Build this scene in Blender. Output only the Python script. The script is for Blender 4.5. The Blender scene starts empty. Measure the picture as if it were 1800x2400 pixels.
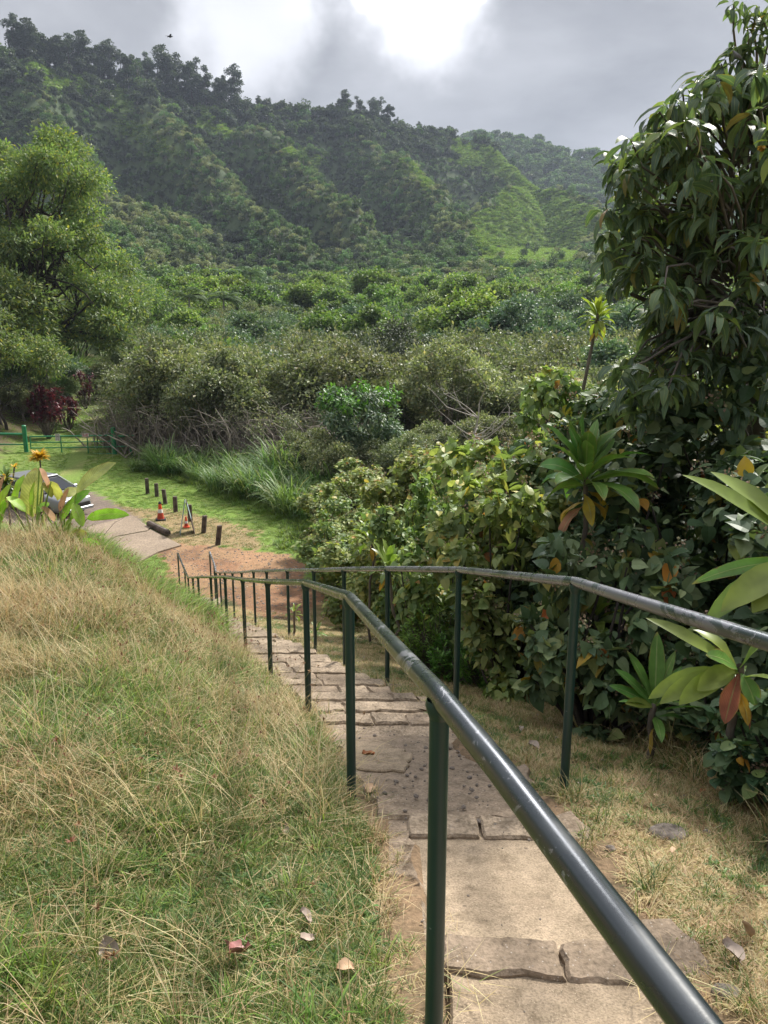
import bpy, math, random
import numpy as np
from mathutils import Vector
R = math.radians
sc = bpy.context.scene
col = sc.collection
# ------------------------------------------------------------------ camera
CZ = 6.9                       # the car park is z = 0, the lens is 6.9 m above it
PITCH = R(13.0)
cam = bpy.data.cameras.new("camera"); camo = bpy.data.objects.new("camera", cam); col.objects.link(camo)
camo.location = (0, 0, CZ); camo.rotation_euler = (R(90) - PITCH, 0, 0)
cam.sensor_fit = 'HORIZONTAL'; cam.sensor_width = 36; cam.lens = 36
cam.clip_start = 0.05; cam.clip_end = 6000
sc.camera = camo
# ------------------------------------------------------------------ world: overcast sky with a bright gap
SUN_AZ, SUN_EL = R(38), R(46)          # azimuth from +y (ahead) towards +x, elevation
w = bpy.data.worlds.new("World"); sc.world = w; w.use_nodes = True
nt = w.node_tree; nt.nodes.clear()
def N(t, typ, **kw):
    n = t.nodes.new(typ)
    for k, v in kw.items():
        if k == 'inp':
            for a, b in v.items(): n.inputs[a].default_value = b
        else: setattr(n, k, v)
    return n
def L(t, a, b): t.links.new(a, b)
def M(t, op, a, b=None, c=None, clamp=False):
    n = t.nodes.new('ShaderNodeMath'); n.operation = op; n.use_clamp = clamp
    for i, x in enumerate((a, b, c)):
        if x is None: continue
        if isinstance(x, (int, float)): n.inputs[i].default_value = x
        else: t.links.new(x, n.inputs[i])
    return n.outputs[0]
def MR(t, x, a, b, c, d, smooth=True):
    n = t.nodes.new('ShaderNodeMapRange'); n.interpolation_type = 'SMOOTHSTEP' if smooth else 'LINEAR'
    t.links.new(x, n.inputs[0])
    for i, q in enumerate((a, b, c, d)): n.inputs[i + 1].default_value = q
    return n.outputs[0]
def pixdir(u, v):
    yn = -(v - 1200) / 1800; xn = (u - 900) / 1800
    d = Vector((xn, math.cos(PITCH) + yn * math.sin(PITCH), -math.sin(PITCH) + yn * math.cos(PITCH)))
    return d.normalized()
tc = N(nt, 'ShaderNodeTexCoord')
sep = N(nt, 'ShaderNodeSeparateXYZ'); L(nt, tc.outputs['Generated'], sep.inputs[0])
zz = M(nt, 'ADD', M(nt, 'MAXIMUM', sep.outputs[2], 0.0), 0.22)
cx = M(nt, 'DIVIDE', sep.outputs[0], zz); cy = M(nt, 'DIVIDE', sep.outputs[1], zz)
cmb = N(nt, 'ShaderNodeCombineXYZ'); L(nt, cx, cmb.inputs[0]); L(nt, cy, cmb.inputs[1])
n1 = N(nt, 'ShaderNodeTexNoise', inp={'Scale': 1.5, 'Detail': 7.0, 'Roughness': 0.5, 'Distortion': 0.35}); L(nt, cmb.outputs[0], n1.inputs['Vector'])
n2 = N(nt, 'ShaderNodeTexNoise', inp={'Scale': 3.2, 'Detail': 6.0, 'Roughness': 0.55}); L(nt, cmb.outputs[0], n2.inputs['Vector'])
n3 = N(nt, 'ShaderNodeTexNoise', inp={'Scale': 5.5, 'Detail': 5.0, 'Roughness': 0.5}); L(nt, tc.outputs['Generated'], n3.inputs['Vector'])
def spot(u, v, r0, r1):
    d = pixdir(u, v)
    dn = N(nt, 'ShaderNodeVectorMath', operation='DOT_PRODUCT'); nn = N(nt, 'ShaderNodeVectorMath', operation='NORMALIZE')
    L(nt, tc.outputs['Generated'], nn.inputs[0]); L(nt, nn.outputs[0], dn.inputs[0]); dn.inputs[1].default_value = d
    nz = M(nt, 'MULTIPLY_ADD', M(nt, 'SUBTRACT', n3.outputs[0], 0.5), 0.030, dn.outputs['Value'])
    return MR(nt, nz, math.cos(R(r1)), math.cos(R(r0)), 0, 1)
s1 = spot(975, -55, 0.0, 8.3); s2 = spot(610, -30, 0.0, 7.0); s3 = spot(1030, 80, 0.0, 6.0); s4 = spot(985, -360, 0.5, 9.0)
bright = M(nt, 'ADD', M(nt, 'ADD', M(nt, 'MULTIPLY', s1, 0.26), M(nt, 'MULTIPLY', s2, 0.36)), M(nt, 'MULTIPLY', s3, 0.2))
bright = M(nt, 'ADD', bright, M(nt, 'ADD', M(nt, 'MULTIPLY', M(nt, 'POWER', s1, 6.0), .25), M(nt, 'MULTIPLY', s4, 9.0)))
base = M(nt, 'MULTIPLY_ADD', M(nt, 'SUBTRACT', n1.outputs[0], 0.5), 0.50, 0.25)
base = M(nt, 'MULTIPLY_ADD', M(nt, 'SUBTRACT', n2.outputs[0], 0.5), 0.17, base)
zen = MR(nt, sep.outputs[2], 0.5, 1.0, 0.0, 0.8)
lum = M(nt, 'ADD', M(nt, 'ADD', base, bright), zen)
lum = M(nt, 'MAXIMUM', lum, 0.13)
SKY = 0.1
ramp = N(nt, 'ShaderNodeCombineColor')
L(nt, M(nt, 'MULTIPLY', lum, 0.975 / SKY), ramp.inputs[0]); L(nt, M(nt, 'MULTIPLY', lum, 0.98 / SKY), ramp.inputs[1])
L(nt, M(nt, 'MULTIPLY', M(nt, 'POWER', lum, 1.0), 1.02 / SKY), ramp.inputs[2])
sky = N(nt, 'ShaderNodeTexSky', sky_type='NISHITA', sun_disc=False); sky.sun_elevation = SUN_EL; sky.sun_rotation = SUN_AZ
mx = N(nt, 'ShaderNodeMix', data_type='RGBA'); mx.inputs[0].default_value = 0.94
L(nt, sky.outputs[0], mx.inputs[6]); L(nt, ramp.outputs[0], mx.inputs[7])
bg = N(nt, 'ShaderNodeBackground'); bg.inputs[1].default_value = SKY; L(nt, mx.outputs[2], bg.inputs[0])
wo = N(nt, 'ShaderNodeOutputWorld'); L(nt, bg.outputs[0], wo.inputs[0])
w.cycles.sampling_method = 'MANUAL'; w.cycles.sample_map_resolution = 512
# ------------------------------------------------------------------ sun behind thin cloud
sl = bpy.data.lights.new("sun", 'SUN'); sl.energy = 4.9; sl.angle = R(7); sl.color = (1, 0.955, 0.88)
so = bpy.data.objects.new("sun", sl); col.objects.link(so)
sd = Vector((math.sin(SUN_AZ) * math.cos(SUN_EL), math.cos(SUN_AZ) * math.cos(SUN_EL), math.sin(SUN_EL)))
so.rotation_euler = sd.to_track_quat('Z', 'Y').to_euler(); so.location = (0, 0, 300)
sc.view_settings.view_transform = 'Standard'; sc.view_settings.look = 'None'
sc.view_settings.exposure = 0.75; sc.view_settings.gamma = 1; sc.view_settings.use_curve_mapping = False
cy_ = sc.cycles
cy_.max_bounces = 6; cy_.diffuse_bounces = 3; cy_.glossy_bounces = 2; cy_.transmission_bounces = 4; cy_.volume_bounces = 0
cy_.transparent_max_bounces = 4; cy_.use_denoising = True; cy_.use_adaptive_sampling = False; cy_.caustics_reflective = False; cy_.caustics_refractive = False
cy_.sample_clamp_indirect = 4
try: sc.render.use_persistent_data = False
except Exception: pass
# ------------------------------------------------------------------ helpers
cp, sp = math.cos(PITCH), math.sin(PITCH)
def W(u, v, Y):
    yn = -(v - 1200) / 1800; xn = (u - 900) / 1800
    zc = Y / (cp + yn * sp)
    return Vector((xn * zc, Y, zc * (-sp + yn * cp) + CZ))
def rgb(h, k=1.0):
    h = h.lstrip('#'); c = [int(h[i:i + 2], 16) / 255 for i in (0, 2, 4)]
    return tuple(k * (x / 12.92 if x <= .04045 else ((x + .055) / 1.055) ** 2.4) for x in c)
def norm(a):
    a = np.asarray(a, float); return a / np.maximum(np.linalg.norm(a, axis=-1, keepdims=True), 1e-9)
def sstep(x): x = np.clip(x, 0, 1); return x * x * (3 - 2 * x)
def hash2(ix, iy, s):
    h = (ix * 374761393 + iy * 668265263 + s * 974634777) & 0x7fffffff
    h = ((h ^ (h >> 13)) * 1274126177) & 0x7fffffff
    return ((h ^ (h >> 16)) & 0xffff) / 65535.0
def vnoise(x, y, s=0):
    x = np.asarray(x, float); y = np.asarray(y, float)
    ix = np.floor(x).astype(np.int64); iy = np.floor(y).astype(np.int64)
    fx = x - ix; fy = y - iy; fx = fx * fx * (3 - 2 * fx); fy = fy * fy * (3 - 2 * fy)
    a = hash2(ix, iy, s); b = hash2(ix + 1, iy, s); c = hash2(ix, iy + 1, s); d = hash2(ix + 1, iy + 1, s)
    return (a * (1 - fx) + b * fx) * (1 - fy) + (c * (1 - fx) + d * fx) * fy
def fbm(x, y, s=0, o=3):
    r = 0; a = .5; t = 0
    for i in range(o):
        r = r + a * vnoise(x * 2 ** i, y * 2 ** i, s + i); t += a; a *= .5
    return r / t
class MB:
    """collects geometry; build() links it as one mesh object"""
    def __init__(s): s.V = []; s.F = []; s.n = 0; s.uv = []
    def add(s, V, F, mat=0, smooth=True, uv=None):
        V = np.asarray(V, np.float32).reshape(-1, 3)
        if uv is not None: s.uv.append((s.n, np.asarray(uv, np.float32)))
        if isinstance(F, np.ndarray): Fs = [F]
        else:
            g = {}
            for f in F: g.setdefault(len(f), []).append(f)
            Fs = [np.array(x) for x in g.values()]
        for f in Fs: s.F.append((f.astype(np.int64) + s.n, mat, smooth))
        s.V.append(V); s.n += len(V)
    def inst(s, tv, tf, mats, pos, mat=0, smooth=True):
        tv = np.asarray(tv, float); n = len(pos)
        V = np.einsum('nij,kj->nki', mats, tv) + np.asarray(pos)[:, None, :]
        F = np.asarray(tf)[None] + (np.arange(n) * len(tv))[:, None, None]
        s.add(V.reshape(-1, 3), F.reshape(-1, F.shape[-1]), mat, smooth)
    def mesh(s, name, mats):
        me = bpy.data.meshes.new(name)
        if s.V:
            V = np.concatenate(s.V)
            ls = np.concatenate([f.reshape(-1) for f, _, _ in s.F])
            cnt = np.concatenate([np.full(len(f), f.shape[1]) for f, _, _ in s.F])
            mi = np.concatenate([np.full(len(f), m) for f, m, _ in s.F])
            sm = np.concatenate([np.full(len(f), q) for f, _, q in s.F])
            me.vertices.add(len(V)); me.vertices.foreach_set('co', V.reshape(-1))
            me.loops.add(len(ls)); me.loops.foreach_set('vertex_index', ls.astype(np.int32))
            me.polygons.add(len(cnt))
            me.polygons.foreach_set('loop_start', (np.cumsum(cnt) - cnt).astype(np.int32))
            me.polygons.foreach_set('material_index', mi.astype(np.int32))
            me.polygons.foreach_set('use_smooth', sm.astype(bool))
            me.update(calc_edges=True)
        if s.uv:
            U = np.zeros((s.n, 3), np.float32)
            for o_, u in s.uv: U[o_:o_ + len(u)] = u
            at = me.attributes.new('leafpos', 'FLOAT_VECTOR', 'POINT'); at.data.foreach_set('vector', U.reshape(-1))
        for m in (mats if isinstance(mats, (list, tuple)) else [mats]): me.materials.append(m)
        return me
    def build(s, name, mats, parent=None, loc=(0, 0, 0)):
        o = bpy.data.objects.new(name, s.mesh(name, mats)); col.objects.link(o)
        o.location = loc
        if parent is not None: o.parent = parent
        return o
def tube(mb, pts, rad, sides=8, mat=0, cap=True):
    P = np.array([list(p) for p in pts], float); n = len(P)
    rad = np.full(n, rad) if np.isscalar(rad) else np.array(rad, float)
    T = np.zeros_like(P); T[1:-1] = norm(norm(P[2:] - P[1:-1]) + norm(P[1:-1] - P[:-2])) if n > 2 else 0
    T[0] = norm(P[1] - P[0]); T[-1] = norm(P[-1] - P[-2])
    ref = np.array([0, 0, 1.0]) if abs(T[0][2]) < .8 else np.array([1.0, 0, 0])
    A = norm(np.cross(T, ref)); B = np.cross(T, A)
    ang = np.arange(sides) * 2 * math.pi / sides
    mit = np.ones(n)
    for i in range(1, n - 1):
        c = float(np.dot(T[i], norm(P[i + 1] - P[i]))); mit[i] = 1 / max(c, .6)
    V = P[:, None] + rad[:, None, None] * (A[:, None] * np.cos(ang)[None, :, None] + B[:, None] * np.sin(ang)[None, :, None])
    F = []
    for i in range(n - 1):
        a = i * sides + np.arange(sides); b = i * sides + (np.arange(sides) + 1) % sides
        F.append(np.stack([a, b, b + sides, a + sides], 1))
    mb.add(V.reshape(-1, 3), np.concatenate(F), mat)
    if cap:
        for i, rev in ((0, 1), (n - 1, 0)):
            idx = list(range(sides)); idx = idx[::-1] if not rev else idx
            mb.add(V[i], [idx], mat, False)
def boxm(mb, c, s, rz=0, mat=0, ch=0.0, tilt=(0, 0), jit=0, rng=None):
    """box centred at c, sizes s, chamfered top edges"""
    x, y, z = s[0] / 2, s[1] / 2, s[2] / 2
    ch = min(ch, x * .9, y * .9, z * .9)
    rings = [(-z, 0)] + ([(z - ch, 0), (z, ch)] if ch > 0 else [(z, 0)])
    V = []
    for h, q in rings: V += [(-x + q, -y + q, h), (x - q, -y + q, h), (x - q, y - q, h), (-x + q, y - q, h)]
    V = np.array(V)
    if jit: V = V + (rng.random(V.shape) - .5) * jit
    V[:, 2] += V[:, 0] * tilt[0] + V[:, 1] * tilt[1]
    ca, sa = math.cos(rz), math.sin(rz)
    V = np.stack([V[:, 0] * ca - V[:, 1] * sa, V[:, 0] * sa + V[:, 1] * ca, V[:, 2]], 1) + np.array(c)
    F = [[3, 2, 1, 0]]; k = len(rings)
    for i in range(k - 1):
        for j in range(4): F.append([i * 4 + j, i * 4 + (j + 1) % 4, (i + 1) * 4 + (j + 1) % 4, (i + 1) * 4 + j])
    F.append([(k - 1) * 4 + j for j in range(4)])
    mb.add(V, F, mat, False)
def slab(mb, poly, ztop, thick, ch=.01, mat=0, rough=0, rng=None, sub=.08):
    """slab from an outline; ztop is a function or number"""
    P = []
    n = len(poly)
    for i in range(n):
        a = np.array(poly[i], float); b = np.array(poly[(i + 1) % n], float)
        k = max(1, int(np.linalg.norm(b - a) / sub)) if rough else 1
        for j in range(k):
            q = a + (b - a) * j / k
            if rough: q = q + (rng.random(2) - .5) * rough
            P.append(q)
    P = np.array(P); c = P.mean(0); m = len(P)
    zf = ztop if callable(ztop) else (lambda x, y: ztop)
    inn = P + norm(c - P) * ch
    rings = [np.column_stack([P, [zf(*p) - thick for p in P]]), np.column_stack([P, [zf(*p) - ch for p in P]]), np.column_stack([inn, [zf(*p) for p in inn]])]
    V = np.concatenate(rings + [np.array([[c[0], c[1], zf(*c)]])])
    F = []
    for r in range(2):
        for j in range(m): F.append([r * m + j, r * m + (j + 1) % m, (r + 1) * m + (j + 1) % m, (r + 1) * m + j])
    for j in range(m): F.append([2 * m + j, 2 * m + (j + 1) % m, 3 * m])
    mb.add(V, F, mat, False)
def lathe(mb, prof, c=(0, 0, 0), sides=20, mat=0):
    ang = np.arange(sides) * 2 * math.pi / sides
    V = np.array([[r * math.cos(a) + c[0], r * math.sin(a) + c[1], z + c[2]] for r, z in prof for a in ang])
    F = [[i * sides + j, i * sides + (j + 1) % sides, (i + 1) * sides + (j + 1) % sides, (i + 1) * sides + j] for i in range(len(prof) - 1) for j in range(sides)]
    mb.add(V, F, mat)
def tag(o, label=None, cat=None, group=None, kind=None):
    for k, v in (('label', label), ('category', cat), ('group', group), ('kind', kind)):
        if v: o[k] = v
    return o
def empty(name, loc, rz=0, label=None, cat=None, group=None):
    o = bpy.data.objects.new(name, None); col.objects.link(o); o.location = loc; o.rotation_euler = (0, 0, rz)
    o.empty_display_size = .2
    return tag(o, label, cat, group)
def kids(o): return [c for c in bpy.data.objects if c.parent == o]
def copy_tree(o, parent=None, ch=None):
    c = o.copy(); col.objects.link(c); c.parent = parent
    for k in (ch[o] if ch else list(o.children)):
        copy_tree(k, c, ch)
    return c
def rotm(d, n):
    y = norm(d); x = norm(np.cross(y, n)); z = np.cross(x, y)
    return np.stack([x, y, z], -1)
# ---------------- leaf templates (along +y, unit length)
def leaf_t(w, droop=0., fold=.12, kind='oval', seg=3):
    prof = {'oval': [(0, .02), (.3, .8), (.55, 1), (.8, .65), (1, .02)],
            'heart': [(0, .05), (-.13, .52), (-.03, .92), (.2, 1.06), (.5, .90), (.76, .5), (.92, .18), (1.03, .01)],
            'long': [(0, .10), (.18, .62), (.42, .96), (.62, 1), (.82, .66), (1, .02)],
            'blade': [(0, 1), (.4, .8), (.75, .45), (1, .02)],
            'dia': [(0, .02), (.5, 1), (1, .02)]}[kind]
    V = []; F = []
    for t, ww in prof:
        z = -droop * t * abs(t); hw = w * ww * .5
        V += [(-hw, t, z + fold * hw * 2), (0, t, z), (hw, t, z + fold * hw * 2)]
    for i in range(len(prof) - 1):
        a = i * 3; F += [[a, a + 1, a + 4, a + 3], [a + 1, a + 2, a + 5, a + 4]]
    return np.array(V), np.array(F)
def leaf_dia(w, fold=.2):
    return np.array([(0, 0, 0), (w / 2, .5, fold * w), (0, 1, 0), (-w / 2, .5, fold * w)]), np.array([[0, 1, 2], [0, 2, 3]])
def rdir(rng, n): return norm(rng.normal(size=(n, 3)))
# ------------------------------------------------------------------ materials
def newmat(name):
    m = bpy.data.materials.new(name); m.use_nodes = True; t = m.node_tree; t.nodes.clear()
    return m, t, N(t, 'ShaderNodeOutputMaterial')
def cramp(t, fac, stops, interp='LINEAR'):
    n = t.nodes.new('ShaderNodeValToRGB'); n.color_ramp.interpolation = interp
    e = n.color_ramp.elements
    while len(e) < len(stops): e.new(0.5)
    for i, (p, c) in enumerate(stops): e[i].position = p; e[i].color = (*c[:3], 1)
    if fac is not None: t.links.new(fac, n.inputs[0])
    return n.outputs[0]
def noise(t, scale, detail=4, rough=.55, coord='Object', dist=0):
    tc = N(t, 'ShaderNodeTexCoord')
    n = N(t, 'ShaderNodeTexNoise', inp={'Scale': scale, 'Detail': detail, 'Roughness': rough, 'Distortion': dist})
    t.links.new(tc.outputs[coord], n.inputs['Vector']); return n.outputs[0]
def mixc(t, f, a, b, mode='MIX'):
    n = t.nodes.new('ShaderNodeMix'); n.data_type = 'RGBA'; n.blend_type = mode
    for i, x in ((0, f), (6, a), (7, b)):
        if isinstance(x, (int, float)): n.inputs[i].default_value = x
        elif isinstance(x, tuple): n.inputs[i].default_value = (*x[:3], 1)
        else: t.links.new(x, n.inputs[i])
    return n.outputs[2]
def bump(t, h, s=.3, d=.01):
    n = N(t, 'ShaderNodeBump', inp={'Strength': s, 'Distance': d}); t.links.new(h, n.inputs['Height']); return n.outputs[0]
def leafmat(name, stops, transl=.3, rough=.45, var=.35, spec=.4, tw=(1.15, 1.25, .6), patch=None, veins=None, edge=(.30, .22, .06)):
    """each leaf takes its own colour from the stops, each plant its own tone"""
    m, t, out = newmat(name)
    g = N(t, 'ShaderNodeNewGeometry'); oi = N(t, 'ShaderNodeObjectInfo')
    stops = [(q, tuple(min(.8, x * (1.35 if max(cc) < .42 else .82)) for x in cc)) for q, cc in stops]
    c = cramp(t, g.outputs['Random Per Island'], stops)
    bm = None
    if veins:
        at = N(t, 'ShaderNodeAttribute', attribute_name='leafpos'); sx = N(t, 'ShaderNodeSeparateXYZ'); t.links.new(at.outputs['Vector'], sx.inputs[0])
        sa = M(t, 'ABSOLUTE', sx.outputs[0])
        ph = M(t, 'MULTIPLY', sx.outputs[0], 42.0) if veins == 'par' else M(t, 'ADD', M(t, 'MULTIPLY', sx.outputs[1], 90.0), M(t, 'MULTIPLY', sa, -22.0))
        st_ = M(t, 'MULTIPLY_ADD', M(t, 'SINE', ph), .5, .5)
        rib = MR(t, sa, .03, .11, 1, 0)
        c = mixc(t, 1.0, c, cramp(t, st_, [(0, (.84, .86, .8)), (1, (1.1, 1.08, 1.05))]), 'MULTIPLY')
        c = mixc(t, M(t, 'MULTIPLY', rib, .55), c, (.34, .38, .16))
        nz_ = noise(t, 9, 4, .6); eg = M(t, 'ADD', MR(t, sa, .80, 1.0, 0, 1), MR(t, sx.outputs[1], .90, 1.0, 0, 1))
        c = mixc(t, M(t, 'MULTIPLY', M(t, 'MINIMUM', eg, 1.0), MR(t, nz_, .42, .62, 0, .85)), c, edge)
        c = mixc(t, MR(t, noise(t, 38, 3, .6), .68, .74, 0, .6), c, (.16, .10, .045))
        bm = bump(t, M(t, 'ADD', st_, M(t, 'MULTIPLY', rib, -2)), .35, .003)
    val = M(t, 'MULTIPLY_ADD', oi.outputs['Random'], var, 1 - var * .5)
    if patch:
        nz = noise(t, patch, 3)
        val = M(t, 'MULTIPLY', val, MR(t, nz, .3, .7, .72, 1.3))
    hs = N(t, 'ShaderNodeHueSaturation'); t.links.new(c, hs.inputs['Color']); t.links.new(val, hs.inputs['Value'])
    rr = M(t, 'FRACT', M(t, 'MULTIPLY', oi.outputs['Random'], 7.31))
    t.links.new(M(t, 'MULTIPLY_ADD', rr, .04, .48), hs.inputs['Hue'])
    p = N(t, 'ShaderNodeBsdfPrincipled'); p.inputs['Roughness'].default_value = rough; p.inputs['Specular IOR Level'].default_value = spec
    t.links.new(hs.outputs[0], p.inputs['Base Color'])
    if bm: t.links.new(bm, p.inputs['Normal'])
    tr = N(t, 'ShaderNodeBsdfTranslucent'); t.links.new(mixc(t, 1.0, hs.outputs[0], tuple(tw), 'MULTIPLY'), tr.inputs[0])
    mx = N(t, 'ShaderNodeMixShader'); mx.inputs[0].default_value = transl
    t.links.new(p.outputs[0], mx.inputs[1]); t.links.new(tr.outputs[0], mx.inputs[2]); t.links.new(mx.outputs[0], out.inputs[0])
    return m
def plain(name, c, rough=.7, spec=.3, metal=0, nscale=8, nvar=.25, bmp=0, bs=40, c2=None, coord='Object', dist=.01):
    m, t, out = newmat(name)
    p = N(t, 'ShaderNodeBsdfPrincipled'); p.inputs['Roughness'].default_value = rough; p.inputs['Specular IOR Level'].default_value = spec; p.inputs['Metallic'].default_value = metal
    nz = noise(t, nscale, 5, coord=coord)
    a = tuple(x * (1 - nvar) for x in c); b = tuple(x * (1 + nvar) for x in (c2 or c))
    t.links.new(cramp(t, nz, [(.3, a), (.7, b)]), p.inputs['Base Color'])
    if bmp: t.links.new(bump(t, noise(t, bs, 4, coord=coord), bmp, dist), p.inputs['Normal'])
    t.links.new(p.outputs[0], out.inputs[0]); return m
G_ = lambda r, g, b: (r, g, b)
MT = {}
MT['thicket'] = leafmat('thicket_leaf', [(0, (.08, .11, .055)), (.45, (.14, .17, .085)), (.8, (.205, .225, .13)), (.95, (.28, .285, .18)), (1, (.30, .25, .12))], .3, .5, .45, patch=.35)
MT['green'] = leafmat('green_leaf', [(0, (.06, .12, .03)), (.5, (.115, .18, .05)), (1, (.20, .25, .075))], .35, .5, .5, patch=.25)
MT['bluegreen'] = leafmat('bluish_leaf', [(0, (.05, .095, .055)), (.6, (.085, .14, .08)), (1, (.16, .2, .12))], .25, .45, .35, patch=.3)
MT['dark'] = leafmat('dark_leaf', [(0, (.035, .05, .03)), (.7, (.06, .08, .045)), (1, (.10, .12, .07))], .2, .5, .3, patch=.3)
MT['palm'] = leafmat('palm_frond', [(0, (.04, .075, .03)), (1, (.08, .13, .05))], .2, .7, .2, spec=.15)
MT['far'] = leafmat('hillside_leaf', [(0, (.045, .095, .035)), (.6, (.085, .15, .05)), (1, (.15, .21, .08))], .2, .6, .95, tw=(1.1, 1.15, .7))
MT['ridge'] = leafmat('ridge_leaf', [(0, (.035, .055, .035)), (.6, (.055, .08, .05)), (1, (.09, .115, .07))], .2, .6, .4)
MT['pale'] = leafmat('pale_leaf', [(0, (.13, .16, .085)), (.6, (.2, .225, .125)), (1, (.27, .27, .17))], .25, .6, .4)
MT['feather'] = leafmat('feathery_leaf', [(0, (.062, .11, .045)), (.5, (.11, .165, .062)), (.9, (.19, .24, .085)), (1, (.3, .28, .05))], .4, .5, .2, patch=.22)
MT['yellowgreen'] = leafmat('yellow_green_leaf', [(0, (.10, .15, .03)), (.6, (.18, .23, .045)), (1, (.30, .31, .06))], .4, .5, .3)
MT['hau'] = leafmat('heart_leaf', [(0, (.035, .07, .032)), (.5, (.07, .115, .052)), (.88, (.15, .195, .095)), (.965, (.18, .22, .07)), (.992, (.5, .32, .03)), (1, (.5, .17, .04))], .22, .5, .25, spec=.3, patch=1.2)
MT['hau2'] = leafmat('yellowish_heart_leaf', [(0, (.085, .13, .045)), (.4, (.14, .195, .07)), (.8, (.23, .27, .10)), (.96, (.27, .28, .09)), (.985, (.36, .30, .08)), (1, (.45, .2, .07))], .35, .5, .3, spec=.3, patch=1.0)  # heart leaf in its lighter, yellower colour
MT['seed'] = leafmat('seed_head', [(0, (.16, .11, .07)), (.6, (.28, .2, .14)), (1, (.3, .3, .16))], .1, .8, .2)
MT['bigleaf'] = leafmat('drooping_leaf', [(0, (.06, .095, .062)), (.5, (.092, .135, .082)), (.85, (.14, .19, .095)), (.97, (.17, .2, .05)), (1, (.26, .15, .07))], .33, .42, .2, spec=.4, patch=1.3, veins='pin')
MT['redleaf'] = leafmat('red_leaf', [(0, (.04, .010, .02)), (.6, (.085, .016, .032)), (1, (.20, .03, .05))], .2, .4, .2)
MT['lime'] = leafmat('lime_leaf', [(0, (.055, .12, .025)), (.6, (.10, .19, .035)), (1, (.17, .28, .05))], .35, .42, .2)
MT['cane'] = leafmat('tall_grass_blade', [(0, (.05, .10, .03)), (.5, (.09, .165, .05)), (.85, (.15, .22, .085)), (1, (.28, .27, .13))], .35, .5, .3)
MT['straw'] = leafmat('straw_blade', [(0, (.17, .11, .05)), (.3, (.33, .24, .115)), (.7, (.40, .32, .17)), (1, (.415, .37, .22))], .35, .6, .25, tw=(1.05, 1, .85))
MT['grass'] = leafmat('green_blade', [(0, (.042, .075, .018)), (.5, (.092, .138, .03)), (.85, (.155, .19, .05)), (1, (.28, .26, .11))], .4, .5, .3)
MT['lawn'] = leafmat('bright_lawn_blade', [(0, (.08, .15, .025)), (.6, (.15, .24, .04)), (1, (.24, .31, .07))], .4, .5, .25)
MT['clover'] = leafmat('low_weed_leaf', [(0, (.04, .085, .02)), (.6, (.08, .15, .035)), (1, (.14, .22, .06))], .3, .5, .25)
MT['twig'] = plain('bare_twig', (.26, .225, .195), .8, nscale=3, nvar=.4)
MT['bark'] = plain('bark', (.14, .118, .10), .85, nscale=6, nvar=.4, bmp=.5, bs=30)
MT['palebark'] = plain('pale_bark', (.34, .31, .28), .85, nscale=5, nvar=.3)
MT['darkbark'] = plain('dark_bark', (.06, .05, .045), .85, nscale=5, nvar=.3)
# ---- rail paint
def railmat(name, wear):
    m, t, out = newmat(name)
    nz = noise(t, 5.0, 9, .68, dist=.8); fine = noise(t, 160, 3); fl = noise(t, 24, 4, .7)
    worn = MR(t, nz, .60 - wear, .63 - wear, 0, 1)
    spots = MR(t, fl, .715, .73, 0, 1)
    green = cramp(t, noise(t, 3, 4), [(.3, (.010, .034, .030)), (.7, (.016, .05, .042))])
    grey = cramp(t, noise(t, 9, 6, .7), [(.3, (.09, .095, .105)), (.6, (.17, .175, .19)), (.75, (.34, .34, .35))])
    edge = MR(t, M(t, 'ABSOLUTE', M(t, 'SUBTRACT', nz, .615 - wear)), .0, .006, 1, 0)
    c = mixc(t, worn, green, grey); c = mixc(t, M(t, 'MULTIPLY', edge, .45), c, (.42, .42, .42)); c = mixc(t, M(t, 'MULTIPLY', spots, .6), c, (.3, .32, .31))
    p = N(t, 'ShaderNodeBsdfPrincipled'); t.links.new(c, p.inputs['Base Color'])
    t.links.new(M(t, 'MULTIPLY_ADD', worn, .05, .33), p.inputs['Roughness'])
    p.inputs['Specular IOR Level'].default_value = .55
    t.links.new(bump(t, M(t, 'ADD', fine, M(t, 'MULTIPLY', worn, -1.2)), .12, .003), p.inputs['Normal'])
    t.links.new(p.outputs[0], out.inputs[0]); return m
def toprail(name, base, wear):
    m, t, out = newmat(name)
    nz = noise(t, 4.0, 9, .7, dist=1.0); fine = noise(t, 140, 3)
    worn = MR(t, nz, .62 - wear, .66 - wear, 0, 1)
    edge = MR(t, M(t, 'ABSOLUTE', M(t, 'SUBTRACT', nz, .64 - wear)), .0, .008, 1, 0)
    c = mixc(t, worn, base, (.15, .15, .17)); c = mixc(t, M(t, 'MULTIPLY', edge, .5), c, (.4, .4, .41))
    c = mixc(t, M(t, 'MULTIPLY', MR(t, noise(t, 45, 3, .6), .72, .74, 0, 1), .4), c, (.35, .36, .37))
    p = N(t, 'ShaderNodeBsdfPrincipled'); t.links.new(c, p.inputs['Base Color'])
    t.links.new(MR(t, noise(t, 7, 4), .3, .7, .2, .36), p.inputs['Roughness']); p.inputs['Specular IOR Level'].default_value = 1.0; p.inputs['Coat Weight'].default_value = .5; p.inputs['Coat Roughness'].default_value = .22
    t.links.new(bump(t, fine, .06, .002), p.inputs['Normal'])
    t.links.new(p.outputs[0], out.inputs[0]); return m
MT['post'] = railmat('green_post_paint', -.12)
MT['railL'] = toprail('dark_rail_paint', (.013, .019, .023), .03)
MT['railR'] = toprail('worn_rail_paint', (.035, .05, .052), .17)
MT['gate'] = plain('gate_green_paint', (.018, .19, .08), .4, .5, nscale=4, nvar=.25)
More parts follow.
